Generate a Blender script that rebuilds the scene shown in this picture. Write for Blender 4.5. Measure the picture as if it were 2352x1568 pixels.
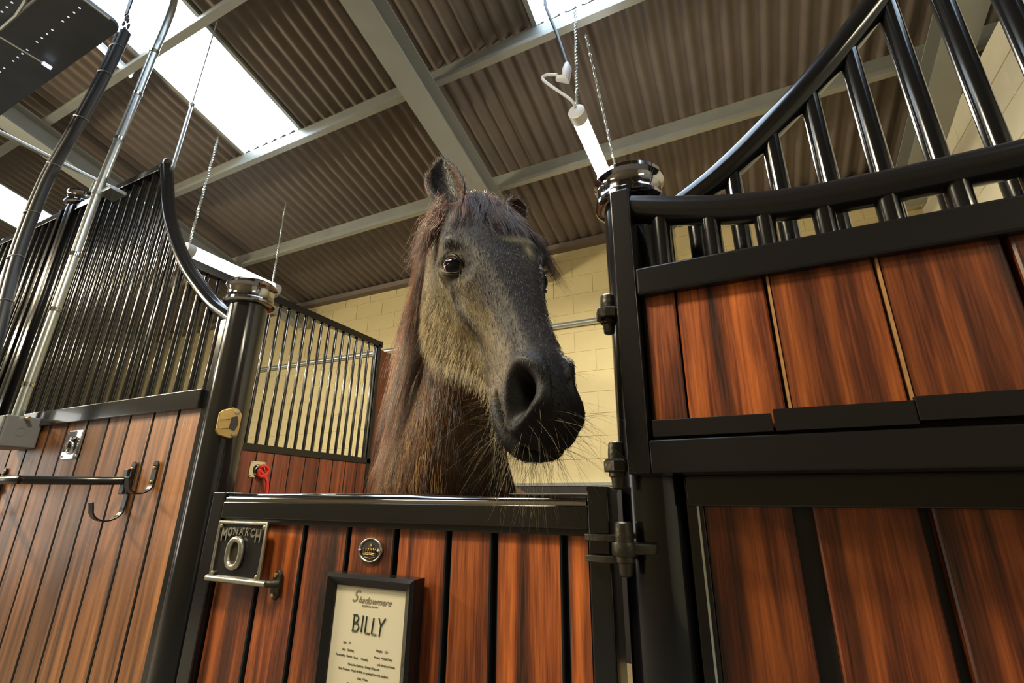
import bpy, math, random
import numpy as np
from mathutils import Vector, Matrix
random.seed(7)
SC = bpy.context.scene
for o in list(bpy.data.objects):
    bpy.data.objects.remove(o)
COL = SC.collection

# ---------------------------------------------------------------- camera
YAW, PIT, ROL, FPX = (math.radians(-25.889), math.radians(18.841), math.radians(0.610), 1095.5)
fw = Vector((math.sin(YAW) * math.cos(PIT), math.cos(YAW) * math.cos(PIT), math.sin(PIT)))
r0 = Vector((math.cos(YAW), -math.sin(YAW), 0))
u0 = r0.cross(fw)
rt = r0 * math.cos(ROL) + u0 * math.sin(ROL)
up = -r0 * math.sin(ROL) + u0 * math.cos(ROL)
CAM = Vector((0, 0, 1.25))
cd = bpy.data.cameras.new('camera')
cam = bpy.data.objects.new('camera', cd)
COL.objects.link(cam)
cam.matrix_world = Matrix(((rt.x, up.x, -fw.x, CAM.x), (rt.y, up.y, -fw.y, CAM.y), (rt.z, up.z, -fw.z, CAM.z), (0, 0, 0, 1)))
cd.sensor_fit = 'HORIZONTAL'
cd.sensor_width = 36.0
cd.lens = 36.0 * FPX / 2352.0
cd.clip_start = 0.02
SC.camera = cam

# ---------------------------------------------------------------- world, light, exposure
w = bpy.data.worlds.new('sky'); SC.world = w; w.use_nodes = True
bg = w.node_tree.nodes['Background']
bg.inputs[0].default_value = (0.75, 0.86, 1.0, 1); bg.inputs[1].default_value = 1.0
SC.view_settings.view_transform = 'Standard'
SC.view_settings.look = 'None'
SC.view_settings.exposure = 0.0
SC.view_settings.gamma = 1.0
SC.view_settings.use_curve_mapping = False

def area(name, loc, target, sx, sy, power, col):
    l = bpy.data.lights.new(name, 'AREA'); l.shape = 'RECTANGLE'; l.size = sx; l.size_y = sy
    l.energy = power; l.color = col
    o = bpy.data.objects.new(name, l); COL.objects.link(o); o.location = loc
    o.rotation_euler = (Vector(target) - Vector(loc)).to_track_quat('-Z', 'Y').to_euler()
    return o
# aisle lamps out of frame: some inferred from cast shadows, the rest added for highlights
AISLE = [(-5.6, -0.7, 3.30, 190), (-1.25, -0.05, 3.05, 60.5), (3.2, -1.2, 3.30, 26), (-8.6, -0.9, 3.30, 60), (-3.6, -2.6, 3.5, 12)]
for (ax_, ay_, az_, ap_) in AISLE:
    area('aisle_lamp_light', (ax_, ay_, az_), (ax_ * 0.55, 1.0, 1.4), 0.55 if ap_ == 60.5 else 1.3, 0.14, ap_ * 1.12, (1.0, 0.87, 0.60))
    area('aisle_lamp_light', (ax_, ay_ - 0.08, az_), (ax_, -4.0, 1.6), 1.3, 0.14, 26 if ax_ < -3 else 6, (1.0, 0.88, 0.62))  # added fill on the opposite wall, for reflections in the rails
# stall strip lights
area('stall_lamp_light', (-0.65, 2.8, 3.40), (-0.9, 2.6, 0), 0.05, 1.0, 80, (1.0, 0.95, 0.80))
area('stall_lamp_light', (-4.1, 2.5, 3.22), (-4.0, 2.6, 0), 0.05, 1.0, 60, (1.0, 0.93, 0.72))

# ---------------------------------------------------------------- helpers
def at(x, y, Y=None, X=None, Z=None):
    d = fw + rt * ((x - 1176) / FPX) - up * ((y - 784) / FPX)
    s = Y / d.y if Y is not None else (X / d.x if X is not None else (Z - CAM.z) / d.z)
    return CAM + d * s

def new_mat(name):
    m = bpy.data.materials.new(name); m.use_nodes = True
    nt = m.node_tree; b = nt.nodes['Principled BSDF']
    return m, nt, b
def mat(name, col, rough=0.5, metal=0.0, emit=None, es=0.0, coat=0.0, noise=0.0, nscale=20, bump=0.0, spec=0.5):
    m, nt, b = new_mat(name)
    b.inputs['Base Color'].default_value = (*col, 1); b.inputs['Roughness'].default_value = rough
    b.inputs['Metallic'].default_value = metal; b.inputs['Coat Weight'].default_value = coat
    b.inputs['Specular IOR Level'].default_value = spec
    if emit:
        b.inputs['Emission Color'].default_value = (*emit, 1); b.inputs['Emission Strength'].default_value = es
    if noise or bump:
        tc = nt.nodes.new('ShaderNodeTexCoord'); n = nt.nodes.new('ShaderNodeTexNoise')
        n.inputs['Scale'].default_value = nscale; n.inputs['Detail'].default_value = 6
        nt.links.new(tc.outputs['Object'], n.inputs['Vector'])
        if noise:
            mx = nt.nodes.new('ShaderNodeMix'); mx.data_type = 'RGBA'
            mx.inputs[6].default_value = (*[c * (1 - noise) for c in col], 1)
            mx.inputs[7].default_value = (*[min(1, c * (1 + noise)) for c in col], 1)
            nt.links.new(n.outputs['Fac'], mx.inputs[0]); nt.links.new(mx.outputs[2], b.inputs['Base Color'])
        if bump:
            bp = nt.nodes.new('ShaderNodeBump'); bp.inputs['Strength'].default_value = bump; bp.inputs['Distance'].default_value = 0.01
            nt.links.new(n.outputs['Fac'], bp.inputs['Height']); nt.links.new(bp.outputs[0], b.inputs['Normal'])
    return m

def wood_mat(name, dark, mid, hot, rough=0.28, scale=1.0):
    m, nt, b = new_mat(name); L = nt.links; N = nt.nodes
    tc = N.new('ShaderNodeTexCoord'); oi = N.new('ShaderNodeObjectInfo')
    add = N.new('ShaderNodeVectorMath'); add.operation = 'MULTIPLY_ADD'
    add.inputs[1].default_value = (1, 1, 1)
    cmb = N.new('ShaderNodeCombineXYZ'); mul = N.new('ShaderNodeMath'); mul.operation = 'MULTIPLY'; mul.inputs[1].default_value = 37.0
    L.new(oi.outputs['Random'], mul.inputs[0]); L.new(mul.outputs[0], cmb.inputs[0]); L.new(mul.outputs[0], cmb.inputs[2])
    L.new(tc.outputs['Object'], add.inputs[0]); L.new(cmb.outputs[0], add.inputs[2])
    mp = N.new('ShaderNodeMapping'); mp.inputs['Scale'].default_value = (11 * scale, 11 * scale, 0.55 * scale)
    L.new(add.outputs[0], mp.inputs[0])
    n1 = N.new('ShaderNodeTexNoise'); n1.inputs['Scale'].default_value = 2.2; n1.inputs['Detail'].default_value = 5; n1.inputs['Distortion'].default_value = 0.35
    L.new(mp.outputs[0], n1.inputs['Vector'])
    mp2 = N.new('ShaderNodeMapping'); mp2.inputs['Scale'].default_value = (150 * scale, 150 * scale, 6 * scale); L.new(add.outputs[0], mp2.inputs[0])
    n2 = N.new('ShaderNodeTexNoise'); n2.inputs['Scale'].default_value = 1.5; n2.inputs['Detail'].default_value = 3; L.new(mp2.outputs[0], n2.inputs['Vector'])
    mixf = N.new('ShaderNodeMath'); mixf.operation = 'MULTIPLY_ADD'; mixf.inputs[1].default_value = 0.30
    L.new(n2.outputs['Fac'], mixf.inputs[0]); L.new(n1.outputs['Fac'], mixf.inputs[2])
    cr = N.new('ShaderNodeValToRGB'); e = cr.color_ramp.elements
    e[0].position = 0.45; e[0].color = (*dark, 1); e[1].position = 0.86; e[1].color = (*hot, 1)
    k = e.new(0.60); k.color = (*mid, 1)
    k = e.new(0.72); k.color = (*[0.6 * a + 0.4 * c for a, c in zip(mid, hot)], 1)
    L.new(mixf.outputs[0], cr.inputs[0])
    hsv = N.new('ShaderNodeHueSaturation')
    mr = N.new('ShaderNodeMapRange'); mr.inputs[3].default_value = 0.62; mr.inputs[4].default_value = 1.25
    L.new(oi.outputs['Random'], mr.inputs[0]); L.new(mr.outputs[0], hsv.inputs['Value'])
    L.new(cr.outputs[0], hsv.inputs['Color']); L.new(hsv.outputs[0], b.inputs['Base Color'])
    b.inputs['Roughness'].default_value = rough
    rr = N.new('ShaderNodeMapRange'); rr.inputs[3].default_value = rough; rr.inputs[4].default_value = rough + 0.25
    L.new(n2.outputs['Fac'], rr.inputs[0]); L.new(rr.outputs[0], b.inputs['Roughness'])
    bp = N.new('ShaderNodeBump'); bp.inputs['Strength'].default_value = 0.35; bp.inputs['Distance'].default_value = 0.003
    L.new(mixf.outputs[0], bp.inputs['Height']); L.new(bp.outputs[0], b.inputs['Normal'])
    return m

M = {}
M['black'] = mat('gloss_black_powder_coat', (0.006, 0.006, 0.007), 0.15, 0.0, coat=0.25)
M['satin'] = mat('satin_black_steel', (0.010, 0.009, 0.0095), 0.24, 0.0, coat=0.0, spec=0.42, bump=0.015, nscale=60)
M['chrome'] = mat('polished_chrome', (0.75, 0.75, 0.76), 0.06, 1.0)
M['blackchrome'] = mat('black_nickel', (0.35, 0.34, 0.36), 0.07, 1.0)
M['galv'] = mat('galvanised_steel', (0.62, 0.66, 0.66), 0.28, 0.85, noise=0.15, nscale=40)
M['brass'] = mat('brushed_brass', (0.52, 0.36, 0.14), 0.33, 0.9, noise=0.2, nscale=60)
M['iron'] = mat('cast_iron', (0.055, 0.048, 0.035), 0.42, 0.6, noise=0.3, nscale=80, bump=0.2)
M['pewter'] = mat('pewter_cast', (0.42, 0.40, 0.33), 0.3, 0.9, noise=0.15, nscale=60)
M['wood'] = wood_mat('oiled_hardwood', (0.020, 0.008, 0.005), (0.135, 0.030, 0.010), (0.56, 0.145, 0.030))
M['wood2'] = wood_mat('oiled_hardwood_pale', (0.05, 0.022, 0.010), (0.19, 0.075, 0.026), (0.42, 0.18, 0.06), rough=0.24)
M['wood3'] = wood_mat('stained_boards', (0.05, 0.012, 0.006), (0.17, 0.042, 0.018), (0.30, 0.08, 0.03), rough=0.4)
M['grey'] = mat('grey_plastic', (0.17, 0.165, 0.17), 0.45)
M['white_pl'] = mat('white_plastic', (0.55, 0.55, 0.58), 0.4)
M['beam'] = mat('grey_painted_steel', (0.30, 0.31, 0.29), 0.5, noise=0.1, nscale=6)
M['beam2'] = mat('galvanised_purlin', (0.34, 0.35, 0.32), 0.38, 0.35, noise=0.15, nscale=8)
M['sheet'] = mat('fibre_cement_sheet', (0.155, 0.122, 0.098), 0.62, noise=0.25, nscale=5, bump=0.1)
M['conc'] = mat('concrete_floor', (0.20, 0.18, 0.15), 0.75, noise=0.3, nscale=3, bump=0.3)
M['bed'] = mat('straw_bedding', (0.34, 0.25, 0.12), 0.9, noise=0.5, nscale=60, bump=1.0)
M['wall'] = mat('cream_painted_block', (0.55, 0.45, 0.235), 0.7, noise=0.07, nscale=9, bump=0.25)
M['oppo'] = mat('ochre_painted_block', (0.30, 0.235, 0.12), 0.7, noise=0.1, nscale=3)
M['wallw'] = mat('pale_painted_block', (0.80, 0.76, 0.60), 0.75, noise=0.1, nscale=7, bump=0.5)
M['kick'] = mat('rubber_kickboard', (0.022, 0.020, 0.022), 0.45)
M['red'] = mat('red_rope', (0.75, 0.03, 0.02), 0.6, noise=0.25, nscale=200, bump=0.5)
M['paper'] = mat('printed_paper', (0.60, 0.55, 0.42), 0.35)
M['ink'] = mat('dark_ink', (0.03, 0.045, 0.025), 0.6)
M['inkg'] = mat('grey_ink', (0.20, 0.17, 0.11), 0.6)
M['tube'] = mat('lit_tube', (1, 1, 1), 0.3, emit=(0.93, 0.96, 1.0), es=9.0)
M['sky'] = mat('daylit_rooflight_sheet', (0.9, 0.9, 0.9), 0.4, emit=(0.62, 0.79, 1.0), es=6.5)
M['hole'] = mat('light_hole', (0.8, 0.8, 0.9), 0.3, emit=(0.8, 0.85, 1.0), es=0.8)
M['sapwood'] = mat('pale_sapwood_edge', (0.42, 0.22, 0.08), 0.5, noise=0.3, nscale=50, bump=0.2)
M['rubber'] = mat('black_rubber', (0.02, 0.022, 0.03), 0.5)

class MB:
    def __init__(s): s.v = []; s.f = []
    def add(s, vs, fs):
        n = len(s.v); s.v += [tuple(v) for v in vs]; s.f += [tuple(i + n for i in f) for f in fs]; return s
    def box(s, x0, x1, y0, y1, z0, z1):
        return s.add([(x0, y0, z0), (x1, y0, z0), (x1, y1, z0), (x0, y1, z0), (x0, y0, z1), (x1, y0, z1), (x1, y1, z1), (x0, y1, z1)],
                     [(0, 3, 2, 1), (4, 5, 6, 7), (0, 1, 5, 4), (1, 2, 6, 5), (2, 3, 7, 6), (3, 0, 4, 7)])
    def tube(s, pts, r, seg=12, caps=True, flat=None):
        pts = [Vector(p) for p in pts]; n = len(pts); rs = r if isinstance(r, (list, tuple)) else [r] * n
        ts = []
        for i in range(n):
            a = pts[max(0, i - 1)]; b = pts[min(n - 1, i + 1)]; ts.append((b - a).normalized())
        ref = Vector((0, 0, 1)) if abs(ts[0].z) < 0.9 else Vector((0, 1, 0))
        U = (ref - ts[0] * ref.dot(ts[0])).normalized(); vs = []
        for i in range(n):
            U = (U - ts[i] * U.dot(ts[i])).normalized(); W = ts[i].cross(U)
            for k in range(seg):
                a = 2 * math.pi * k / seg
                vs.append(pts[i] + U * (rs[i] * math.cos(a) * (flat or 1)) + W * (rs[i] * math.sin(a)))
        fs = [(i * seg + k, i * seg + (k + 1) % seg, (i + 1) * seg + (k + 1) % seg, (i + 1) * seg + k) for i in range(n - 1) for k in range(seg)]
        if caps: fs += [tuple(range(seg))[::-1], tuple((n - 1) * seg + k for k in range(seg))]
        return s.add(vs, fs)
    def lathe(s, c, prof, seg=32, axis='z'):
        vs = []; n = len(prof); c = Vector(c)
        for (r, h) in prof:
            for k in range(seg):
                a = 2 * math.pi * k / seg; x, y = r * math.cos(a), r * math.sin(a)
                vs.append(c + (Vector((x, y, h)) if axis == 'z' else Vector((x, h, y))))
        fs = [(i * seg + k, i * seg + (k + 1) % seg, (i + 1) * seg + (k + 1) % seg, (i + 1) * seg + k) for i in range(n - 1) for k in range(seg)]
        fs += [tuple(range(seg))[::-1], tuple((n - 1) * seg + k for k in range(seg))]
        if axis == 'y': fs = [f[::-1] for f in fs]
        return s.add(vs, fs)
    def prism(s, poly, y0, y1):      # polygon in x,z extruded along y
        n = len(poly)
        vs = [(x, y0, z) for x, z in poly] + [(x, y1, z) for x, z in poly]
        fs = [tuple(range(n)), tuple(range(2 * n - 1, n - 1, -1))] + [(i, i + n, (i + 1) % n + n, (i + 1) % n) for i in range(n)]
        return s.add(vs, fs)
    def strap(s, pts, w, th, axis):  # flat strap following pts, width along axis
        pts = [Vector(p) for p in pts]; ax = Vector(axis).normalized(); vs = []; n = len(pts)
        for i in range(n):
            t = (pts[min(n - 1, i + 1)] - pts[max(0, i - 1)]).normalized(); nn = t.cross(ax).normalized()
            for a, b in ((-1, -1), (1, -1), (1, 1), (-1, 1)): vs.append(pts[i] + ax * (a * w / 2) + nn * (b * th / 2))
        fs = [(i * 4 + k, i * 4 + (k + 1) % 4, i * 4 + 4 + (k + 1) % 4, i * 4 + 4 + k) for i in range(n - 1) for k in range(4)]
        fs += [(3, 2, 1, 0), tuple((n - 1) * 4 + k for k in range(4))]
        return s.add(vs, fs)
    def mesh(s, name, m, smooth=False):
        me = bpy.data.meshes.new(name); me.from_pydata(s.v, [], s.f); me.materials.append(m); me.validate()
        if smooth: me.shade_smooth()
        return me
    def build(s, name, m, parent=None, smooth=False, bevel=0.0, auto=True):
        me = s.mesh(name, m); o = bpy.data.objects.new(name, me); COL.objects.link(o)
        # pivot to the middle of the shape
        co = np.array(s.v); c = (co.min(0) + co.max(0)) / 2
        me.transform(Matrix.Translation(-Vector(c))); o.location = Vector(c)
        if parent is not None:
            o.parent = parent; o.location = Vector(c) - WLOC[parent.name]
        WLOC[o.name] = Vector(c)
        if smooth:
            me.shade_smooth()
            if auto: me.set_sharp_from_angle(angle=math.radians(40))
        if bevel:
            bm = o.modifiers.new('bevel', 'BEVEL'); bm.width = bevel; bm.segments = 3; bm.limit_method = 'ANGLE'
            me.shade_smooth(); 
            bm.harden_normals = True
        return o
WLOC = {}
def tag(o, label=None, cat=None, group=None, kind=None):
    if label: o['label'] = label
    if cat: o['category'] = cat
    if group: o['group'] = group
    if kind: o['kind'] = kind
    return o
def thing(name, loc, label=None, cat=None, group=None, kind=None):
    o = bpy.data.objects.new(name, None); COL.objects.link(o); o.location = loc; WLOC[o.name] = Vector(loc)
    o.empty_display_size = 0.1
    return tag(o, label, cat, group, kind)
def placed(name, me, loc, parent=None, scale=None, rot=None):
    o = bpy.data.objects.new(name, me); COL.objects.link(o); WLOC[o.name] = Vector(loc)
    o.location = Vector(loc) - (WLOC[parent.name] if parent else Vector())
    if parent: o.parent = parent
    if scale: o.scale = scale
    if rot: o.rotation_euler = rot
    return o
def text(body, size, m, loc, rotz=0, parent=None, name='lettering', align='CENTER', ext=0.0006, font_scale=(1, 1), tilt=0, shear=0, roll=0, bold=0.0):
    c = bpy.data.curves.new('t', 'FONT'); c.body = body; c.size = size; c.align_x = align; c.align_y = 'CENTER'; c.extrude = ext
    c.shear = shear; c.offset = bold; c.resolution_u = 3
    t = bpy.data.objects.new('t', c); COL.objects.link(t)
    bpy.context.view_layer.update()
    me = bpy.data.meshes.new_from_object(t.evaluated_get(bpy.context.evaluated_depsgraph_get()))
    bpy.data.objects.remove(t); bpy.data.curves.remove(c)
    me.name = name; me.materials.clear(); me.materials.append(m)
    o = placed(name, me, loc, parent, (font_scale[0], font_scale[1], 1))
    o.rotation_euler = (math.pi / 2 + tilt, roll, rotz)
    return o
# ================================================================ SETTING
TAN = math.tan(math.radians(13))
def zr(y): return 5.019 - y * TAN if y > -1.8 else 5.019 + 1.8 * TAN + (y + 1.8) * TAN
st = lambda o: tag(o, kind='structure')
floor = st(MB().box(-13, 5, -7.5, 4.75, -0.12, 0.0).build('floor', M['conc']))
MB().box(-3.25, 1.5, 1.12, 4.45, 0.0, 0.05).build('bedding', M['bed'], floor)['kind'] = 'stuff'

# back wall with its painted blocks
wall = st(MB().box(-13, 5, 4.506, 4.75, 0.0, 3.93).build('wall_back', M['wall']))
def block_mesh(w, h, d, mm):
    b = MB(); e = 0.0025
    x, z = w / 2, h / 2
    b.add([(-x, 0, -z), (x, 0, -z), (x, 0, z), (-x, 0, z), (-x + e, -d, -z + e), (x - e, -d, -z + e), (x - e, -d, z - e), (-x + e, -d, z - e)],
          [(4, 5, 6, 7), (0, 1, 5, 4), (1, 2, 6, 5), (2, 3, 7, 6), (3, 0, 4, 7)])
    return b.mesh('block', mm)
bw, bh = 0.44, 0.215
blk = block_mesh(bw - 0.006, bh - 0.006, 0.028, M['wall'])
k = 0
zz = 1.445
row = 0
while zz < 3.9:
    x = 1.62 - (bw / 2 if row % 2 else 0) - bw / 2
    h = min(bh, 3.93 - zz)
    while x > -8.3:
        placed('block', blk, (x, 4.53 - random.uniform(0, 0.0015), zz + h / 2), wall, (1, 1, h / bh)); x -= bw
    zz += bh; row += 1
MB().box(-13, 5, 4.43, 4.53, 0.0, 1.42).build('kickboard', M['kick'], wall, bevel=0.01)
MB().box(-13, 5, 4.42, 4.53, 1.42, 1.447).build('coping_strip', M['galv'], wall)
MB().box(-13, 5, 4.40, 4.53, 3.92, 3.985).build('eaves_filler', M['sheet'], wall)
# right gable-side wall of the stall
wr = st(MB().box(1.573, 1.80, 1.12, 4.53, 0.0, 3.60).build('wall_right', M['wallw']))
blkr = block_mesh(bw - 0.008, bh - 0.008, 0.028, M['wallw'])
row = 0; zz = 1.446
while zz < 3.6:
    y = 4.53 - (bw if row % 2 else bw / 2)
    while y > 1.3:
        placed('block', blkr, (1.595, y, zz + bh / 2), wr, rot=(0, 0, -math.pi / 2)); y -= bw
    zz += bh; row += 1
# far outer walls
st(MB().box(4.9, 5.1, -7.5, 4.75, 0, 5.6).build('wall_far_right', M['wallw']))
st(MB().box(-13.1, -12.9, -7.5, 4.75, 0, 5.6).build('wall_far_left', M['wallw']))
st(MB().box(-13, 5, -4.4, -4.2, 0, 4.9).build('wall_front', M['oppo']))

# roof: profiled sheets between rooflights, with rafters and purlins under them
PITCH = 0.120; SW = PITCH * 8
def sheet_mesh(nw, y0, y1, name, mm, amp=0.021):
    b = MB(); seg = 10; L = y1 - y0; n = nw * seg
    for j, yy in enumerate((-L / 2, L / 2)):
        for i in range(n + 1):
            x = (i / n - 0.5) * nw * PITCH
            b.v.append((x, yy, amp * math.cos(2 * math.pi * i / seg)))
    b.f = [(i, i + 1, n + 1 + i + 1, n + 1 + i) for i in range(n)]
    me = b.mesh(name, mm, smooth=True)
    return me
ceiling = thing('ceiling', (0, 0, 5)); st(ceiling)
rows = [(-1.8, 0.30), (0.26, 2.36), (2.32, 4.62)]
lights_x = [(-8.05, -7.25), (-4.05, -3.30), (-0.95, -0.20), (2.6, 3.35)]
LY = [(-1.2, 2.33)]
xs = []
xr = 5.0
def place_sheets(x0, x1, y0, y1, lift=0.0):
    nw = int(round((x1 - x0) / PITCH)); nw = max(nw, 1)
    L = (y1 - y0) / math.cos(math.radians(13))
    me = sheet_mesh(nw, -L / 2, L / 2, 'roof_sheet', M['sheet'])
    ym = (y0 + y1) / 2
    o = placed('roof_sheet', me, ((x0 + x1) / 2, ym, zr(ym) + 0.02 + lift), ceiling, ((x1 - x0) / (nw * PITCH), 1, 1))
    o.rotation_euler = ((-1 if ym > -1.8 else 1) * math.radians(13), 0, 0)
def split(x0, x1, skip, y0, y1, lift=0):
    cur = x0
    for a, b_ in (sorted(skip) + [(x1, x1)]):
        while cur < a - 1e-6:
            nx = min(cur + SW, a)
            if a - nx < 0.3: nx = a
            place_sheets(cur, nx, y0, y1, lift); cur = nx
        cur = max(cur, b_)
split(-13, 5, lights_x, -1.8, 2.34)
split(-13, 5, [], 2.31, 4.62, -0.004)
split(-13, 5, [], -7.5, -1.8)
for i, (a, b_) in enumerate(lights_x):
    wn = thing('window_%d' % (i + 1), ((a + b_) / 2, 0.5, zr(0.5))); st(wn)
    for (y0, y1) in ((-1.75, 1.34), (1.38, 2.33)):
        L = (y1 - y0) / math.cos(math.radians(13)); nw = 6; ym = (y0 + y1) / 2
        me = sheet_mesh(nw, -L / 2, L / 2, 'pane', M['sky'], 0.012)
        o = placed('pane', me, ((a + b_) / 2, ym, zr(ym) + 0.035), wn, ((b_ - a) / (nw * PITCH), 1, 1))
        o.rotation_euler = (-math.radians(13), 0, 0)
    for xx in (a - 0.012, b_ + 0.012):
        y0, y1 = -1.75, 2.33; ym = (y0 + y1) / 2; L = (y1 - y0) / math.cos(math.radians(13))
        o = placed('flashing', MB().box(-0.016, 0.016, -L / 2, L / 2, -0.02, 0.05).mesh('flashing', M['beam2']), (xx, ym, zr(ym)), wn)
        o.rotation_euler = (-math.radians(13), 0, 0)
# purlins: Z sections along X
for py in (3.36, 2.30, 1.31, 0.27, -0.77, -1.6):
    z = zr(py) - 0.025; b = MB()
    poly = [(0.0, 0), (0.0, -0.185), (-0.055, -0.185), (-0.055, -0.150), (-0.052, -0.150), (-0.052, -0.181), (-0.004, -0.181), (-0.004, -0.0), ]
    vs = []
    for X in (-13, 5): vs += [(X, py + p[0], z + p[1] ) for p in poly]
    n = len(poly); b.add(vs, [tuple(range(n)), tuple(range(2 * n - 1, n - 1, -1))] + [(i, i + n, (i + 1) % n + n, (i + 1) % n) for i in range(n)])
    b.build('purlin', M['beam2'], ceiling)
def rafter(xc, y0, y1, m, wd=0.095, dp=0.30, off=0.212):
    b = MB(); L = (y1 - y0) / math.cos(math.radians(13))
    b.box(-wd, wd, -L / 2, L / 2, -dp, -dp + 0.012); b.box(-0.005, 0.005, -L / 2, L / 2, -dp + 0.012, -0.012); b.box(-wd, wd, -L / 2, L / 2, -0.012, 0)
    ym = (y0 + y1) / 2
    o = placed('rafter', b.mesh('rafter', m), (xc, ym, zr(ym) - off), ceiling)
    o.rotation_euler = ((-1 if ym > -1.8 else 1) * math.radians(13), 0, 0)
for xc in (-9.2, -5.48, -1.86, 1.47): 
    rafter(xc, -1.8, 4.45, M['beam'], dp=0.2); rafter(xc, -7.4, -1.8, M['beam'], dp=0.2)
# galvanised conduit along the back wall of the stall
pz = 3.05
o = MB().tube([(1.55, 4.47, pz - 0.03), (-6.8, 4.47, pz + 0.03)], 0.031, 16).build('wall_pipe', M['galv'], None, smooth=True)
tag(o, 'pale galvanised pipe running level along the cream back wall', 'pipe')

# ================================================================ POSTS
def post(x, y, h, label, lab_group=None, cap=0.088):
    t = thing('stall_post', (x, y, 0), label, 'post')
    MB().lathe((x, y, 0), [(0.066, 0.0), (0.066, h - 0.085)], 48).build('pole', M['black'], t, smooth=True)
    MB().box(x - 0.10, x + 0.10, y - 0.10, y + 0.10, 0.0, 0.012).build('base_plate', M['satin'], t, bevel=0.002)
    c = cap; z = h
    MB().lathe((x, y, 0), [(0.067, z - 0.10), (c - 0.006, z - 0.098), (c, z - 0.092), (c, z - 0.083), (c - 0.007, z - 0.076), (c - 0.010, z - 0.04), (c - 0.006, z - 0.034), (c + 0.001, z - 0.026), (c + 0.001, z - 0.016), (c - 0.008, z - 0.008), (c - 0.035, z + 0.004), (0.012, z + 0.008)], 64).build('cap', M['blackchrome'], t, smooth=True)
    return t
PL = post(-1.630, 1.07, 2.045, 'black round post with polished cap left of the horse')
PR = post(-0.187, 1.07, 2.062, 'black round post with polished cap carrying the door hinges on the right')
PF = post(-3.46, 1.10, 3.03, 'tall black post with polished cap behind the galvanised conduit at far left')
# brass latch keeper on the left post
kp = thing('latch_keeper', (-1.563, 1.045, 1.50), 'small brass latch keeper with two screws on the left post', 'latch')
ang = math.atan2(-0.42, 0.9) + math.pi / 2
def kpart(b, name, m, bevel=0):
    o = b.build(name, m, kp, bevel=bevel); return o
KB = MB().prism([(-0.034, -0.030), (-0.024, -0.043), (0.010, -0.052), (0.030, -0.044), (0.034, -0.028), (0.034, 0.030), (0.022, 0.048), (0.004, 0.052), (-0.026, 0.040), (-0.034, 0.030)], -0.014, 0.0)
def orient(o, rz): o.rotation_euler = (0, 0, rz)
for nm, bb, mm, bv in (('plate', KB, M['brass'], 0.003), ('slot', MB().prism([(0.002, -0.020), (0.020, -0.026), (0.026, -0.010), (0.026, 0.010), (0.020, 0.024), (0.004, 0.018)], -0.017, -0.0145), M['kick'], 0),
                       ('screw', MB().lathe((0.018, -0.016, 0.037), [(0.007, 0.0), (0.0075, 0.001), (0.005, -0.003)], 14, 'y'), M['pewter'], 0),
                       ('screw', MB().lathe((0.018, -0.016, -0.037), [(0.007, 0.0), (0.0075, 0.001), (0.005, -0.003)], 14, 'y'), M['pewter'], 0)):
    me = bb.mesh(nm, mm); o = placed(nm, me, (-1.566, 1.038, 1.50), kp); o.rotation_euler = (0, 0, ang)
    if bv: bm_ = o.modifiers.new('b', 'BEVEL'); bm_.width = bv; bm_.segments = 2
MBR = MB().prism([(-0.028, 0.006), (0.0, 0.012), (0.0, 0.018), (-0.028, 0.026)], -0.019, -0.014)
MBR.prism([(-0.028, -0.024), (0.0, -0.018), (0.0, -0.012), (-0.028, -0.008)], -0.019, -0.014)
o = placed('ridge', MBR.mesh('ridge', M['brass']), (-1.566, 1.038, 1.50), kp); o.rotation_euler = (0, 0, ang); o['kind'] = 'stuff'

# ================================================================ WOOD + BARS
def plank(x0, x1, yf, z0, z1, parent, m, th=0.028, gap=0.0045, axis='x', dark=False):
    x0 += gap; x1 -= gap; w = x1 - x0; h = z1 - z0; e = 0.003
    b = MB(); X, Z = w / 2, h / 2
    b.add([(-X, th, -Z), (X, th, -Z), (X, th, Z), (-X, th, Z), (-X, e, -Z), (X, e, -Z), (X, e, Z), (-X, e, Z), (-X + e, 0, -Z), (X - e, 0, -Z), (X - e, 0, Z), (-X + e, 0, Z)],
          [(8, 9, 10, 11), (4, 5, 9, 8), (5, 6, 10, 9), (6, 7, 11, 10), (7, 4, 8, 11), (0, 1, 5, 4), (1, 2, 6, 5), (2, 3, 7, 6), (3, 0, 4, 7), (0, 3, 2, 1)])
    me = b.mesh('plank', m)
    if dark:  # board edges coloured dark in place of shade in the grooves
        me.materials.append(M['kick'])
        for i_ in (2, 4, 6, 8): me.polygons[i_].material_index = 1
    if axis == 'x': return placed('plank', me, ((x0 + x1) / 2, yf + random.uniform(-.0008, .0008), (z0 + z1) / 2), parent)
    return placed('plank', me, (yf, (x0 + x1) / 2, (z0 + z1) / 2), parent, rot=(0, 0, math.pi / 2))
def bar(x, y, z0, z1, r, parent, m=None, name='bar', me_cache={}):
    key = (round(r, 4), (m or M['black']).name)
    if key not in me_cache: me_cache[key] = MB().lathe((0, 0, 0), [(r, -0.5), (r, 0.5)], 20).mesh('bar', m or M['black'], smooth=True)
    me = me_cache[key]
    if not me.get('sharp'): me.set_sharp_from_angle(angle=0.9); me['sharp'] = 1
    return placed(name, me, (x, y, (z0 + z1) / 2), parent, (1, 1, z1 - z0))
CURVE = [(0.07, 1.905), (0.1, 1.925), (0.2, 1.985), (0.3, 2.062), (0.45, 2.195), (0.587, 2.345), (0.7, 2.495), (0.79, 2.65), (0.86, 2.80), (0.905, 2.90)]
def cz(d):
    if d <= CURVE[0][0]: return CURVE[0][1]
    for (a, za), (b, zb) in zip(CURVE, CURVE[1:]):
        if d <= b: return za + (zb - za) * (d - a) / (b - a)
    return CURVE[-1][1]
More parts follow.
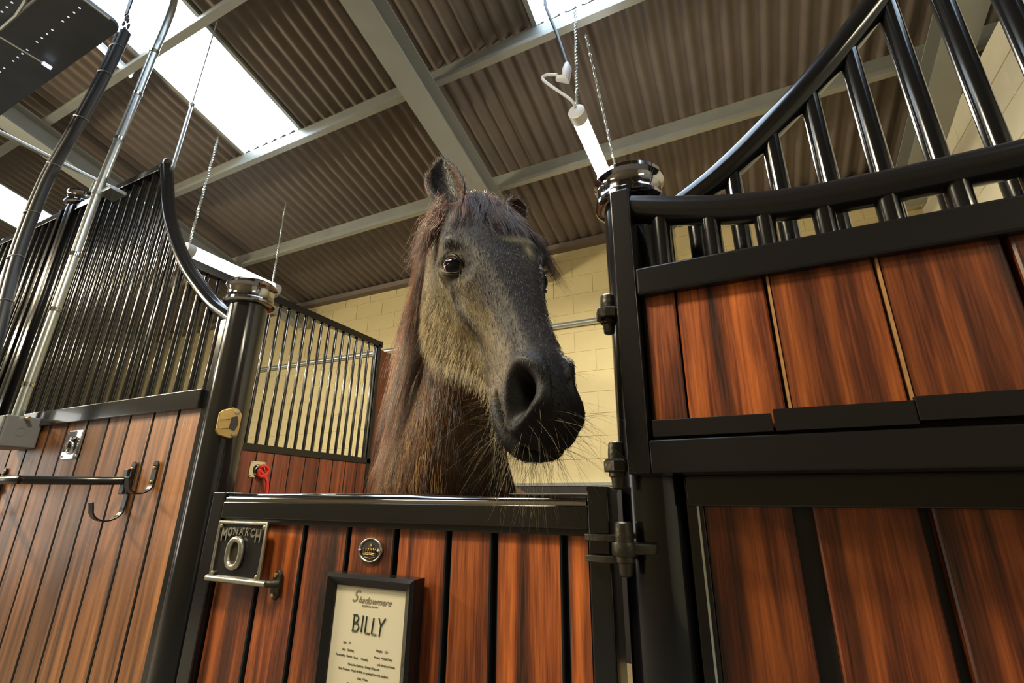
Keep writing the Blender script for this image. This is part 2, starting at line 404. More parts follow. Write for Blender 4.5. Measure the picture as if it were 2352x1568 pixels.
def smooth_pts(pts, n=6):
    P = [Vector(p) for p in pts]; out = []
    for i in range(len(P) - 1):
        p0 = P[max(i - 1, 0)]; p1 = P[i]; p2 = P[i + 1]; p3 = P[min(i + 2, len(P) - 1)]
        for k in range(n):
            t = k / n
            out.append(0.5 * ((2 * p1) + (-p0 + p2) * t + (2 * p0 - 5 * p1 + 4 * p2 - p3) * t * t + (-p0 + 3 * p1 - 3 * p2 + p3) * t ** 3))
    out.append(P[-1]); return out
def front_panel(xp, dr, width, label, wood, planks, railz=(1.563, 1.632), extra_rail=None, low=0.1, topz=2.885, woodtop=None):
    """fixed stall front; xp is the post centre, dr the direction it runs in"""
    t = thing('barred_screen', (xp + dr * width / 2, 1.07, 0), label, 'screen')
    X = lambda d: xp + dr * d
    def bx(d0, d1, *a): return MB().box(min(X(d0), X(d1)), max(X(d0), X(d1)), *a)
    bx(0.066, 0.098, 1.035, 1.095, low - 0.06, 1.90).build('stile', M['black'], t, bevel=0.003)
    bx(width - 0.035, width, 1.035, 1.095, low - 0.06, topz + 0.02).build('stile', M['black'], t, bevel=0.003)
    bx(0.098, width - 0.035, 1.020, 1.10, railz[0], railz[1]).build('middle_rail', M['satin'] if dr > 0 else M['black'], t, bevel=0.004)
    bx(0.098, width - 0.035, 1.030, 1.10, low - 0.06, low).build('bottom_rail', M['satin'], t, bevel=0.004)
    if extra_rail: bx(0.07, width - 0.035, 1.022, 1.085, extra_rail[0], extra_rail[1]).build('lower_rail', M['black'], t, bevel=0.004)
    pts = smooth_pts([(X(d), 1.07, z) for d, z in CURVE])
    MB().tube(pts, 0.0325 if dr > 0 else 0.029, 20, flat=1.0).build('curved_rail', M['black'], t, smooth=True)
    MB().lathe((X(0.905), 1.07, 2.85), [(0.0295, 0), (0.0295, 0.075), (0.024, 0.082)], 24).build('finial', M['blackchrome'], t, smooth=True)
    bx(0.90, width, 1.045, 1.095, topz - 0.02, topz + 0.02).build('top_rail', M['black'], t, bevel=0.003)
    d = 0.150; 
    while d < width - 0.05:
        zt = cz(d) if d < 0.9 else topz
        bar(X(d), 1.07, railz[1] - 0.02, zt, 0.0155 if dr < 0 else 0.0195, t); d += 0.0915
    for a, b_ in planks:
        x0, x1 = sorted((X(a), X(b_)))
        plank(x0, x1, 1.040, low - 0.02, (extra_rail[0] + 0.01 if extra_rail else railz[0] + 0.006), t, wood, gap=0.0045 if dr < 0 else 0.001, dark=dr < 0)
        if extra_rail: plank(x0, x1, 1.045, extra_rail[1] - 0.01, railz[0] + 0.006, t, wood)
    # dark backing behind the boards, as the channel frame closes them
    bx(0.07, width - 0.02, 1.072, 1.082, low, railz[0]).build('backing_board', M['kick'], t)
    return t
pl = [0.098, 0.232, 0.387, 0.545, 0.700, 0.86, 1.02, 1.175, 1.335, 1.49, 1.65, 1.78]
front_panel(-1.63, -1, 1.795, 'tall left stall front with close black bars over brown boards', M['wood2'], list(zip(pl, pl[1:])), low=0.1)
pr_ = [(0.095, 0.247), (0.279, 0.430), (0.446, 0.606), (0.618, 0.77), (0.78, 0.94), (0.95, 1.11), (1.12, 1.28), (1.29, 1.45), (1.46, 1.69)]
rs_ = front_panel(-0.187, 1, 1.72, 'right stall front with sweeping curved rail behind the open upper door', M['wood'], pr_, extra_rail=(1.250, 1.335))
MB().box(-0.1005, -0.0965, 1.026, 1.040, 0.1, 1.25).build('edge_trim', M['galv'], rs_)  # thin bright strip drawn in as an edge highlight, no trim there
pl3 = [(0.1 + 0.155 * i, 0.255 + 0.155 * i) for i in range(10)]
tn = front_panel(-5.30, 1, 1.78, 'neighbouring barred stall front at the far left edge', M['wood2'], pl3)
post(-5.30, 1.07, 2.045, 'black post of the neighbouring stall at the far left')
# thin pale filler strip seen between half door and post
# ================================================================ HALF DOOR
hd = thing('half_door', (-0.9, 1.04, 0), 'closed lower stable door of orange-brown boards in a black frame', 'door')
MB().box(-1.512, -1.456, 1.0, 1.06, 0.06, 1.277).build('stile', M['black'], hd, bevel=0.004)
MB().box(-0.310, -0.266, 1.0, 1.082, 0.06, 1.284).build('stile', M['black'], hd, bevel=0.004)
MB().box(-0.311, -0.265, 0.999, 1.083, 1.276, 1.287).build('end_cap', M['black'], hd, bevel=0.002)
MB().box(-1.456, -0.310, 1.0, 1.06, 1.203, 1.249).build('top_rail', M['black'], hd, bevel=0.003)
MB().tube([(-1.450, 1.0235, 1.2515), (-0.312, 1.0235, 1.2515)], 0.0215, 28).build('chew_bar', M['blackchrome'], hd, smooth=True)
MB().box(-1.456, -0.310, 1.0, 1.06, 0.06, 0.12).build('bottom_rail', M['black'], hd, bevel=0.003)
MB().box(-1.46, -0.31, 1.008, 1.016, 1.190, 1.204).build('channel_lip', M['satin'], hd)
MB().box(-1.46, -0.31, 1.050, 1.058, 0.1, 1.22).build('backing_board', M['kick'], hd)
jo = [-1.456, -1.275, -1.118, -0.960, -0.806, -0.654, -0.534, -0.369, -0.310]
jw = [0.0, 0.006, 0.006, 0.005, 0.006, 0.005, 0.008, 0.005, 0.0]
for i in range(8):
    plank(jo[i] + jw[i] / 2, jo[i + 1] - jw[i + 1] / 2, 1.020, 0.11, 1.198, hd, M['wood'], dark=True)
# cast latch plate
lp = MB().box(-1.428, -1.236, 0.990, 1.0, 1.045, 1.190).build('latch_plate', M['satin'], hd, bevel=0.002)
MB().tube([(-1.432, 0.988, 1.046), (-1.432, 0.988, 1.192), (-1.232, 0.988, 1.192), (-1.232, 0.988, 1.046)], 0.0055, 10).build('rim', M['pewter'], lp, smooth=True)
MB().tube([(-1.442, 0.985, 1.043), (-1.195, 0.985, 1.043)], 0.0085, 14).build('sliding_rod', M['pewter'], lp, smooth=True)
pts = []
for k in range(33):
    a = 2 * math.pi * k / 32; sx, sz = math.cos(a), math.sin(a)
    sg = lambda v, p: math.copysign(abs(v) ** p, v)
    pts.append((-1.342 + 0.027 * sg(sx, .85), 0.984, 1.112 + 0.036 * sg(sz, .8)))
MB().tube(pts, 0.0085, 12, caps=False).build('finger_ring', M['pewter'], lp, smooth=True)
MB().lathe((-1.345, 0.0, 1.112), [(0.024, 0.992), (0.022, 0.988), (0.004, 0.986)], 24, 'y').build('ring_boss', M['iron'], lp, smooth=True).scale = (0.92, 1, 1.35)
for i, ch in enumerate('MONARCH'):
    u = (i - 3) / 3.0
    o = text(ch, 0.030 if abs(u) < .9 else 0.042, M['pewter'], (-1.333 + u * 0.072, 0.9885, 1.168 - 0.007 * u * u - (0.004 if abs(u) > .9 else 0)), 0, lp, 'letter', ext=0.0022, roll=0, font_scale=(0.82, 0.9 + 0.25 * abs(u)), bold=0.0008)
for sx, sz in ((-1.424, 1.056), (-1.240, 1.056), (-1.240, 1.182), (-1.424, 1.182)):
    MB().lathe((sx, 0, sz), [(0.0065, 0.99), (0.0065, 0.985), (0.003, 0.982)], 14, 'y').build('screw', M['pewter'], lp, smooth=True)
rb = MB().prism([(-1.205, 1.038), (-1.200, 1.060), (-1.192, 1.073), (-1.182, 1.076), (-1.173, 1.066), (-1.171, 1.042), (-1.175, 1.012), (-1.184, 1.001), (-1.194, 1.004), (-1.203, 1.018)], 1.006, 1.018).build('rod_bracket', M['iron'], hd, bevel=0.003)
MB().tube([(-1.20, 0.988, 1.043), (-1.185, 0.996, 1.043), (-1.178, 1.008, 1.043)], 0.009, 12).build('socket', M['iron'], rb, smooth=True)
for sz in (1.063, 1.014): MB().lathe((-1.188, 0, sz), [(0.0055, 1.006), (0.005, 1.002), (0.002, 1.001)], 12, 'y').build('screw', M['brass'], rb, smooth=True)
# oval maker's badge with crown
bx_, bz_ = -0.880, 1.138
bd = MB().lathe((0, 0, 0), [(0.0385, 0.0), (0.0385, -0.004), (0.036, -0.0065), (0.0335, -0.0065), (0.0325, -0.0035), (0.001, -0.0035)], 48, 'y').mesh('badge', M['pewter'], smooth=True)
bdo = placed('badge', bd, (bx_, 1.019, bz_), hd, (0.98, 1, 0.76))
o = placed('badge_field', MB().lathe((0, 0, 0), [(0.0325, -0.0036), (0.0325, -0.0042), (0.001, -0.0042)], 40, 'y').mesh('f', M['kick']), (bx_, 1.019, bz_), bdo, (1.0, 1, 1.0))
o.location = (0, 0, 0)
cr = MB()
for i in range(-3, 4):
    cx = i * 0.0065; cr.tube([(cx, -0.0055, -0.010), (cx * 1.15, -0.0055, 0.0005), (cx * 1.2 + 0.003, -0.0055, 0.006), (cx * 1.2 + 0.0045, -0.0055, -0.002)], 0.0011, 6)
cr.tube([(-0.022, -0.0055, -0.011), (-0.008, -0.0055, -0.0085), (0.008, -0.0055, -0.0085), (0.022, -0.0055, -0.011)], 0.0016, 6)
cr.tube([(-0.020, -0.0055, -0.015), (0, -0.0055, -0.0125), (0.020, -0.0055, -0.015)], 0.0013, 6)
cr.tube([(0, -0.0055, 0.004), (-0.0035, -0.0055, 0.012), (0.002, -0.0055, 0.019), (0.0035, -0.0055, 0.009), (0, -0.0055, 0.004)], 0.0015, 6)
cr.tube([(-0.017, -0.0055, -0.021), (0, -0.0055, -0.024), (0.017, -0.0055, -0.021)], 0.0013, 6)
o = placed('crown_emblem', cr.mesh('crown', M['brass'], True), (bx_, 1.019, bz_), bdo); o.location = (0, 0, 0); o['kind'] = 'stuff'
for sx in (-1, 1):
    o = placed('rivet', MB().lathe((0, 0, 0), [(0.005, -0.005), (0.0045, -0.009), (0.002, -0.0105)], 14, 'y').mesh('rv', M['chrome'], True), (0, 0, 0), bdo); o.location = (sx * 0.031, 0, 0)
# door pulls / hinges
def hinge(parent_a, x, y, z, big=1.0, straps=True, lab='hinge_pin'):
    s = big
    h = MB().lathe((x, y, z), [(0.007 * s, -0.048 * s), (0.012 * s, -0.045 * s), (0.014 * s, -0.024 * s), (0.018 * s, -0.022 * s), (0.018 * s, 0.022 * s), (0.018 * s, 0.024 * s), (0.016 * s, 0.046 * s), (0.012 * s, 0.049 * s)], 20).build(lab, M['iron'], parent_a, smooth=True)
    return h
h1 = hinge(hd, -0.2345, 0.985, 1.171)
for zc in (1.190, 1.152):
    MB().strap([(-0.312, 0.990, zc), (-0.29, 0.982, zc), (-0.262, 0.978, zc), (-0.236, 0.985, zc)], 0.013, 0.010, (0, 0, 1)).build('strap', M['iron'], h1, bevel=0.002)
MB().lathe((-0.2345, 0.985, 1.172), [(0.023, -0.012), (0.024, -0.010), (0.024, 0.010), (0.023, 0.012)], 24).build('knuckle', M['iron'], h1, smooth=True)
MB().prism([(-0.236, 1.162), (-0.176, 1.164), (-0.172, 1.182), (-0.236, 1.183)], 0.975, 1.012).build('post_lug', M['iron'], h1, bevel=0.004)
h2 = hinge(hd, -0.2345, 0.985, 0.35)
for zc in (0.37, 0.33):
    MB().strap([(-0.312, 0.990, zc), (-0.262, 0.978, zc), (-0.236, 0.985, zc)], 0.013, 0.010, (0, 0, 1)).build('strap', M['iron'], h2)

# ================================================================ UPPER DOOR folded open
ud = thing('upper_door', (0.4, 0.96, 1.31), 'open upper stable door folded back, boards below short bars and a bowed rail', 'door')
MB().box(-0.205, -0.162, 0.92, 1.0, 1.305, 1.925).build('stile', M['satin'], ud, bevel=0.004)
MB().box(0.945, 0.988, 0.92, 1.0, 1.305, 1.925).build('stile', M['satin'], ud, bevel=0.004)
MB().box(-0.162, 0.945, 0.92, 1.0, 1.306, 1.366).build('bottom_rail', M['satin'], ud, bevel=0.004)
MB().box(-0.162, 0.945, 0.92, 0.985, 1.660, 1.722).build('middle_rail', M['satin'], ud, bevel=0.006)
cp = [(-0.165, 1.890), (-0.08, 1.862), (0.0, 1.840), (0.08, 1.823), (0.16, 1.812), (0.24, 1.807), (0.32, 1.805), (0.3915, 1.805)]
cp = cp + [(0.783 - x, z) for x, z in cp[-2::-1]]
MB().tube(smooth_pts([(x, 0.957, z) for x, z in cp], 4), 0.0315, 24).build('bowed_rail', M['satin'], ud, smooth=True)
for i in range(11):
    x = -0.104 + 0.0982 * i
    zt = 1.81 + 0.07 * (abs(x - 0.3915) / 0.55) ** 2.5
    if x < 0.93: bar(x, 0.957, 1.70, zt, 0.0190, ud)
MB().box(-0.16, 0.94, 0.972, 0.980, 1.36, 1.67).build('backing_board', M['kick'], ud)
pe = [(-0.152, -0.091), (-0.088, 0.071), (0.079, 0.240), (0.2475, 0.41), (0.42, 0.575), (0.585, 0.74), (0.75, 0.94)]
for i, (a, b_) in enumerate(pe):
    plank(a, b_, 0.938 + (0.003 if i < 2 else 0.0), 1.38, 1.668, ud, M['wood'], gap=0.0005)
    if i in (2, 3): MB().box(a - 0.0035, a + 0.0005, 0.9365, 0.966, 1.385, 1.666).build('sapwood_edge', M['sapwood'], ud)
for a, b_, z0, z1, y in ((-0.153, 0.046, 1.371, 1.402, 0.9215), (0.049, 0.242, 1.371, 1.408, 0.918), (0.2425, 0.452, 1.376, 1.413, 0.915), (0.454, 0.70, 1.372, 1.409, 0.918), (0.702, 0.94, 1.37, 1.403, 0.9205)):
    MB().box(a, b_, y, y + 0.012, z0, z1).build('cover_strip', M['satin'], ud, bevel=0.001)
for zc in (1.648, 1.325):
    h = hinge(ud, -0.236, 0.972, zc, 0.95)
    MB().lathe((-0.236, 0.972, zc), [(0.026, -0.012), (0.027, -0.010), (0.027, 0.008), (0.024, 0.012)], 8).build('nut', M['iron'], h)
    MB().box(-0.236, -0.203, 0.962, 0.985, zc - 0.010, zc + 0.010).build('lug', M['iron'], h, bevel=0.002)
# ================================================================ PARTITION on the left of the stall (runs back, x = -3.3)
PX = -3.30
pt = thing('partition', (PX, 2.4, 0), 'barred partition with brown boards running back behind the left post', 'partition')
def ybox(y0, y1, x0, x1, z0, z1): return MB().box(x0, x1, y0, y1, z0, z1)
ybox(1.20, 3.66, PX - 0.03, PX + 0.03, 2.775, 2.835).build('top_rail', M['satin'], pt, bevel=0.004)
ybox(1.20, 3.66, PX - 0.03, PX + 0.03, 1.60, 1.655).build('middle_rail', M['satin'], pt, bevel=0.004)
for y in (1.20, 3.60): ybox(y, y + 0.045, PX - 0.03, PX + 0.03, 0.06, 2.80).build('stile', M['satin'], pt, bevel=0.003)
y = 1.29
while y < 3.58:
    bar(PX, y, 1.64, 2.79, 0.0135, pt)
    y += 0.0878
y = 1.24
while y < 4.38:
    y1 = min(y + 0.150, 4.40)
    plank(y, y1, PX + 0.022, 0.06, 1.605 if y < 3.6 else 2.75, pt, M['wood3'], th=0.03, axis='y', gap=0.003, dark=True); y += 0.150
ybox(3.66, 4.42, PX - 0.03, PX - 0.012, 0.06, 2.75).build('backing_board', M['kick'], pt)
ybox(1.22, 3.60, PX - 0.022, PX - 0.012, 0.06, 1.62).build('backing_board', M['kick'], pt)
MB().lathe((PX, 3.66, 2.80), [(0.012, 0), (0.02, 0.02), (0.02, 0.045), (0.008, 0.055)], 16).build('finial', M['brass'], pt, smooth=True)

def ring_plate(loc, rotz, label, m, w=0.115, h=0.118):
    t = thing('tie_ring', loc, label, 'tie ring')
    def P(name, b, mm, bev=0, sm=False):
        o = placed(name, b.mesh(name, mm, sm), loc, t, rot=(0, 0, rotz))
        if bev:
            q = o.modifiers.new('b', 'BEVEL'); q.width = bev; q.segments = 3
        return o
    c = 0.014; a, b_ = w / 2, h / 2
    pts = []
    for cx, cz_, s in ((a - c, b_ - c, 0), (-a + c, b_ - c, 1), (-a + c, -b_ + c, 2), (a - c, -b_ + c, 3)):
        for k in range(5):
            an = math.pi / 2 * (s + k / 4); pts.append((cx + c * math.cos(an), cz_ + c * math.sin(an)))
    P('plate', MB().prism(pts, -0.005, 0.0), m, 0.0015)
    P('recess', MB().lathe((0, 0, 0), [(0.036, -0.0055), (0.034, -0.0056), (0.028, -0.0052)], 32, 'y'), M['iron'])
    rp = [(0.024 * math.cos(k * math.pi / 12), -0.011 - 0.004 * math.sin(k * math.pi / 12), -0.010 + 0.026 * math.sin(k * math.pi / 12)) for k in range(25)]
    P('ring', MB().tube(rp, 0.0055, 10, caps=False), M['chrome'], 0, True)
    P('staple', MB().tube([(-0.018, -0.004, 0.026), (-0.014, -0.014, 0.024), (0.014, -0.014, 0.024), (0.018, -0.004, 0.026)], 0.006, 10), m, 0, True)
    for sx in (-1, 1):
        for sz in (-1, 1):
            P('screw', MB().lathe((sx * (a - 0.012), 0, sz * (b_ - 0.012)), [(0.005, -0.005), (0.005, -0.0062), (0.003, -0.0075)], 12, 'y'), M['chrome'], 0, True)
    return t
ring_plate((-2.555, 1.040, 1.469), 0, 'polished tie ring plate on the left stall boards', M['chrome'], 0.135, 0.118)
ring_plate((PX + 0.024, 2.46, 1.475), math.pi / 2, 'tie ring plate with a red rope, on the inner partition', M['chrome'], 0.125, 0.115)
rope = [(PX + 0.035, 2.475, 1.475), (PX + 0.05, 2.47, 1.495), (PX + 0.06, 2.50, 1.50), (PX + 0.06, 2.53, 1.475), (PX + 0.055, 2.52, 1.44), (PX + 0.05, 2.49, 1.425), (PX + 0.045, 2.465, 1.44), (PX + 0.05, 2.46, 1.47), (PX + 0.05, 2.49, 1.45), (PX + 0.06, 2.53, 1.40), (PX + 0.06, 2.545, 1.34), (PX + 0.065, 2.54, 1.26), (PX + 0.06, 2.53, 1.15), (PX + 0.06, 2.525, 0.95)]
tag(MB().tube(smooth_pts(rope, 5), 0.0125, 12).build('lead_rope', M['red'], None, smooth=True), 'bright red rope knotted through the tie ring of the partition', 'rope')

# ================================================================ FITTINGS on the left front
YB = 1.037
jb = thing('junction_box', (-2.97, 0.96, 1.53), 'grey plastic junction box at the foot of the galvanised conduit', 'junction box')
MB().box(-3.075, -2.865, 0.905, YB - 0.004, 1.462, 1.598).build('box', M['grey'], jb, bevel=0.008)
MB().box(-3.071, -2.869, 0.898, 0.905, 1.466, 1.594).build('lid', M['grey'], jb, bevel=0.004)
o = placed('knockout', MB().lathe((0, 0, 0), [(0.019, 0), (0.019, -0.002), (0.016, -0.002), (0.016, 0.0)], 24, 'y').mesh('ko', M['grey']), (-2.866, 0.965, 1.53), jb, rot=(0, 0, math.pi / 2))
MB().tube([(-2.865, 0.97, 1.588), (-2.835, 0.97, 1.588)], 0.008, 10).build('gland', M['brass'], jb, smooth=True)
cpts = [at(39, 955, Y=0.965), at(132, 700, Y=0.965), at(225, 440, Y=0.965), at(302, 250, Y=0.965), at(355, 118, Y=0.965), at(368, 88, Y=0.965), at(382, 55, Y=0.965), at(398, 8, Y=0.965), at(410, -60, Y=0.97)]
_e = cpts[-1]; cpts.append(Vector((_e.x + 0.01, _e.y + 0.02, zr(_e.y) + 0.01)))
cb = cpts[0].copy(); cb.z = 1.59; cpts[0] = cb
cd_ = thing('conduit', tuple(cpts[0]), 'bright galvanised conduit rising from the grey junction box to the roof', 'pipe')
MB().tube(smooth_pts(cpts, 4), 0.020, 20).build('pipe', M['galv'], cd_, smooth=True)
side = [p + Vector((-0.045, 0.02, 0)) for p in cpts]
MB().tube(smooth_pts(side, 3), 0.010, 10).build('cable', M['rubber'], cd_, smooth=True)
def lerp_path(pts, z):
    for a, b_ in zip(pts, pts[1:]):
        if a.z <= z <= b_.z: return a.lerp(b_, (z - a.z) / (b_.z - a.z))
for z in (1.75, 2.12, 2.42, 2.78, 3.12, 3.42, 3.72):
    p = lerp_path(cpts, z)
    if p is None: continue
    MB().lathe(tuple(p), [(0.0235, -0.010), (0.0235, 0.010)], 20).build('clip', M['chrome'] if z != 2.78 else M['galv'], cd_, smooth=True)
MB().box(*[v for q in ((lerp_path(cpts, 2.80).x - .02, lerp_path(cpts, 2.80).x + .11), (0.97, 1.045), (2.785, 2.805)) for v in q]).build('bracket', M['galv'], cd_, bevel=0.003)

def jhook(x, z0, z1, reach, label, w=0.028, group=None, ext=0):
    t = thing('hook', (x, YB, z0), label, 'hook')
    zb = z1 + reach * 0.45
    arc = [(x, YB - 0.003, z0), (x, YB - 0.003, (z0 + z1) / 2), (x, YB - 0.004, zb + 0.01)]
    R = reach / 2
    for k in range(1, 11):
        a = math.pi * k / 10
        arc.append((x, YB - 0.004 - R + R * math.cos(a), zb - R * 0.85 * math.sin(a)))
    arc.append((x, YB - 0.004 - reach - 0.006, zb + 0.022))
    MB().strap(arc, w, 0.005, (1, 0, 0)).build('strap', M['satin'], t, bevel=0.0015)
    MB().lathe((x, 0, z0), [(w / 2, YB - 0.0005), (w / 2, YB - 0.0055)], 20, 'y').build('rounded_end', M['satin'], t, smooth=True)
    for zz in (z0 - 0.012, z0 - 0.06):
        MB().lathe((x, 0, zz), [(0.006, YB - 0.005), (0.0055, YB - 0.009), (0.003, YB - 0.010)], 12, 'y').build('screw', M['brass'], t, smooth=True)
    return t
H1 = jhook(-2.055, 1.372, 1.178, 0.095, 'long black strap hook under the end of the blanket bar')
jhook(-1.915, 1.372, 1.270, 0.075, 'small black strap hook nearest the left post')
rl = thing('blanket_bar', (-2.6, 0.85, 1.31), 'dark steel blanket bar standing off the left stall boards', 'rail')
bp_ = [(-2.065, 1.02, 1.318), (-2.085, 0.99, 1.316), (-2.12, 0.93, 1.314), (-2.205, 0.83, 1.312), (-2.24, 0.80, 1.312), (-2.30, 0.785, 1.312), (-2.9, 0.785, 1.312), (-2.96, 0.80, 1.312), (-3.04, 0.9, 1.314), (-3.10, 1.02, 1.318)]
MB().tube(smooth_pts(bp_, 4), 0.0145, 16).build('bar', M['satin'], rl, smooth=True)
for x in (-2.062, -3.10):
    MB().box(x - 0.016, x + 0.016, YB - 0.022, YB - 0.012, 1.27, 1.36).build('hinge_plate', M['satin'], rl, bevel=0.004)
jhook(-3.09, 1.372, 1.178, 0.095, 'black strap hook at the far left, half under the junction box')

# ================================================================ NAME SIGN in a black frame
YS = 0.964
sg = thing('name_sign', (-0.84, YS, 0.9), 'black framed paper sign reading BILLY hung on the half door', 'sign')
x0, x1, z0, z1 = -0.968, -0.706, 0.735, 1.088; fwid = 0.026
def frame_side(a, b_, c, d, nm='frame_side'):   # trapezoid ring side with sloped face
    pass
for (xa, za, xb, zb, nx, nz) in ((x0, z1, x1, z1, 0, -1), (x1, z1, x1, z0, -1, 0), (x1, z0, x0, z0, 0, 1), (x0, z0, x0, z1, 1, 0)):
    A, B = Vector((xa, 0, za)), Vector((xb, 0, zb)); d = (B - A).normalized(); n = Vector((nx, 0, nz))
    Ai, Bi = A + n * fwid + d * fwid, B + n * fwid - d * fwid
    Am, Bm = A + n * 0.008 + d * 0.008, B + n * 0.008 - d * 0.008
    vs = []
    for P_, y in ((A, YS + 0.045), (B, YS + 0.045), (B, YS + 0.006), (A, YS + 0.006), (Am, YS), (Bm, YS), (Bi, YS + 0.012), (Ai, YS + 0.012), (Bi, YS + 0.045), (Ai, YS + 0.045)):
        vs.append((P_.x, y, P_.z))
    MB().add(vs, [(0, 1, 2, 3), (3, 2, 5, 4), (4, 5, 6, 7), (7, 6, 8, 9), (0, 9, 8, 1), (0, 3, 4, 7, 9), (1, 8, 6, 5, 2)]).build('frame_side', M['satin'], sg)
paper = MB().box(x0 + fwid, x1 - fwid, YS + 0.016, YS + 0.019, z0 + fwid, z1 - fwid).build('paper', M['paper'], sg)
MB().box(x0 + 0.004, x1 - 0.004, YS + 0.020, YS + 0.030, z0 + 0.004, z1 - 0.004).build('backing', M['kick'], sg)
ty = YS + 0.0152; xc = (x0 + x1) / 2
text('S', 0.036, M['inkg'], (xc - 0.046, ty, 1.040), 0, paper, shear=0.5, ext=0.0002)
text('hadowmere', 0.020, M['inkg'], (xc + 0.014, ty, 1.034), 0, paper, shear=0.5, ext=0.0002)
text('EQUESTRIAN CENTRE', 0.0048, M['inkg'], (xc + 0.002, ty, 1.0225), 0, paper, ext=0.0002)
# brush-like name lettering built stroke by stroke
bl = MB()
def stroke(ps, r=0.0017): bl.tube([(xc + a * 0.98, ty, 0.985 + c) for a, c in ps], r, 6)
stroke([(-0.041, 0.017), (-0.042, -0.016)]); stroke([(-0.044, 0.017), (-0.033, 0.018), (-0.027, 0.012), (-0.031, 0.004), (-0.041, 0.001)])
stroke([(-0.041, 0.001), (-0.029, 0.000), (-0.024, -0.007), (-0.030, -0.015), (-0.044, -0.016)])
stroke([(-0.014, 0.018), (-0.016, -0.016)]); stroke([(-0.003, 0.017), (-0.005, -0.016), (0.009, -0.0165)], 0.0018)
stroke([(0.018, 0.016), (0.015, -0.016), (0.029, -0.017)], 0.0018); stroke([(0.033, 0.017), (0.041, 0.001)]); stroke([(0.052, 0.018), (0.040, 0.001), (0.038, -0.019)])
o = bl.build('name_lettering', M['ink'], paper, smooth=True); o['kind'] = 'stuff'
for (dx, z, s_) in ((-0.058, .944, 'Age:   19'), (0.052, .938, 'Height:   12.1'), (-0.052, .930, 'Sex:   Gelding'), (0.056, .925, 'Breed:  Welsh Pony'), (-0.063, .918, 'Personality:  Gentle'),
                   (-0.010, .917, 'Kind,     Friendly'), (0.066, .912, 'and always at home'), (0.0, .903, 'Favourite Pastime:  Going riding out'), (0.0, .892, 'Best Position:  Head of Ride or grazing from the haybarn'), (0.0, .879, 'Likes:  Mints'),
                   (0.0, .866, 'Food Requirements:  Small feeds'), (0.0, .842, 'Stable Name:  BILLY'), (0.0, .829, 'Medication:'), (-0.02, .815, 'Farrier:  Shod every six weeks')):
    text(s_, 0.0062, M['ink'], (xc + dx * 0.95, ty, z), 0, paper, ext=0.0002)

# ================================================================ LAMPS
def twist(p0, p1, r=0.006, pitch=0.03):
    p0, p1 = Vector(p0), Vector(p1); L = (p1 - p0).length; n = max(4, int(L / pitch * 5)); b = MB()
    t = (p1 - p0).normalized(); U = t.orthogonal().normalized(); W = t.cross(U)
    for ph in (0, math.pi):
        pts = []
        for i in range(n + 1):
            a = ph + 2 * math.pi * i / 10.0
            pts.append(p0.lerp(p1, i / n) + U * (r * math.cos(a)) + W * (r * math.sin(a)))
        b.tube(pts, r * 0.8, 5)
    return b
def tube_lamp(x, y0, y1, z0, z1, label, chains, grp=None, r=0.030, plug=True):
    t = thing('strip_light', (x, (y0 + y1) / 2, z0), label, 'lamp')
    A, B = Vector((x, y0, z0)), Vector((x, y1, z1)); d = (B - A).normalized()
    MB().tube([A + d * 0.06, B - d * 0.06], r, 20).build('lit_tube', M['tube'], t, smooth=True)
    for P_, s in ((A, 1), (B, -1)):
        q = [P_ - d * s * 0.0, P_ + d * s * 0.012, P_ + d * s * 0.075, P_ + d * s * 0.082]
        MB().tube(q, [r * 0.6, r + 0.005, r + 0.006, r + 0.004], 20).build('end_cap', M['white_pl'], t, smooth=True)
    for (c0, c1) in chains: twist(c0, c1, 0.0065).build('chain', M['galv'], t)
    if plug:
        c = at(1290, 165, Y=y0 - 0.05)
        cb_ = [A + Vector((0, 0.0, 0.02)), A + Vector((-0.02, -0.03, 0.06)), at(1262, 195, Y=y0 - 0.05), at(1246, 180, Y=y0 - 0.05), at(1256, 172, Y=y0 - 0.05), at(1280, 172, Y=y0 - 0.05)]
        MB().tube(smooth_pts(cb_, 6), 0.009, 10).build('flex', M['white_pl'], t, smooth=True)
        MB().tube([at(1280, 180, Y=y0 - 0.05), at(1300, 182, Y=y0 - 0.05), at(1302, 160, Y=y0 - 0.05), at(1302, 146, Y=y0 - 0.05)], [0.018, 0.034, 0.030, 0.014], 14).build('plug', M['white_pl'], t, smooth=True)
        MB().tube([at(1302, 146, Y=y0 - 0.05), at(1280, 80, Y=y0 - 0.03), at(1255, 20, Y=y0), at(1245, -40, Y=y0 + .02), Vector((at(1245, -40, Y=y0).x, y0 + .05, zr(y0 + .05) + .01))], 0.010, 10).build('supply_cable', M['rubber'], t, smooth=True)
    return t
tube_lamp(-0.650, 2.17, 3.20, 3.47, 3.45, 'bright white tube lamp hanging over the stall beside the right post',
          [((-0.650, 2.20, 3.50), (-0.650, 2.26, zr(2.26) - 0.1)), ((-0.60, 3.12, 3.48), (-0.63, 2.42, zr(2.42) - 0.1))], r=0.046)
tube_lamp(-4.12, 2.02, 2.98, 3.30, 3.30, 'bright tube lamp behind the left curved rail', [((-4.12, 2.06, 3.33), (-4.14, 2.08, zr(2.08))), ((-4.12, 2.90, 3.33), (-4.19, 2.93, zr(2.93)))], plug=False, r=0.055)
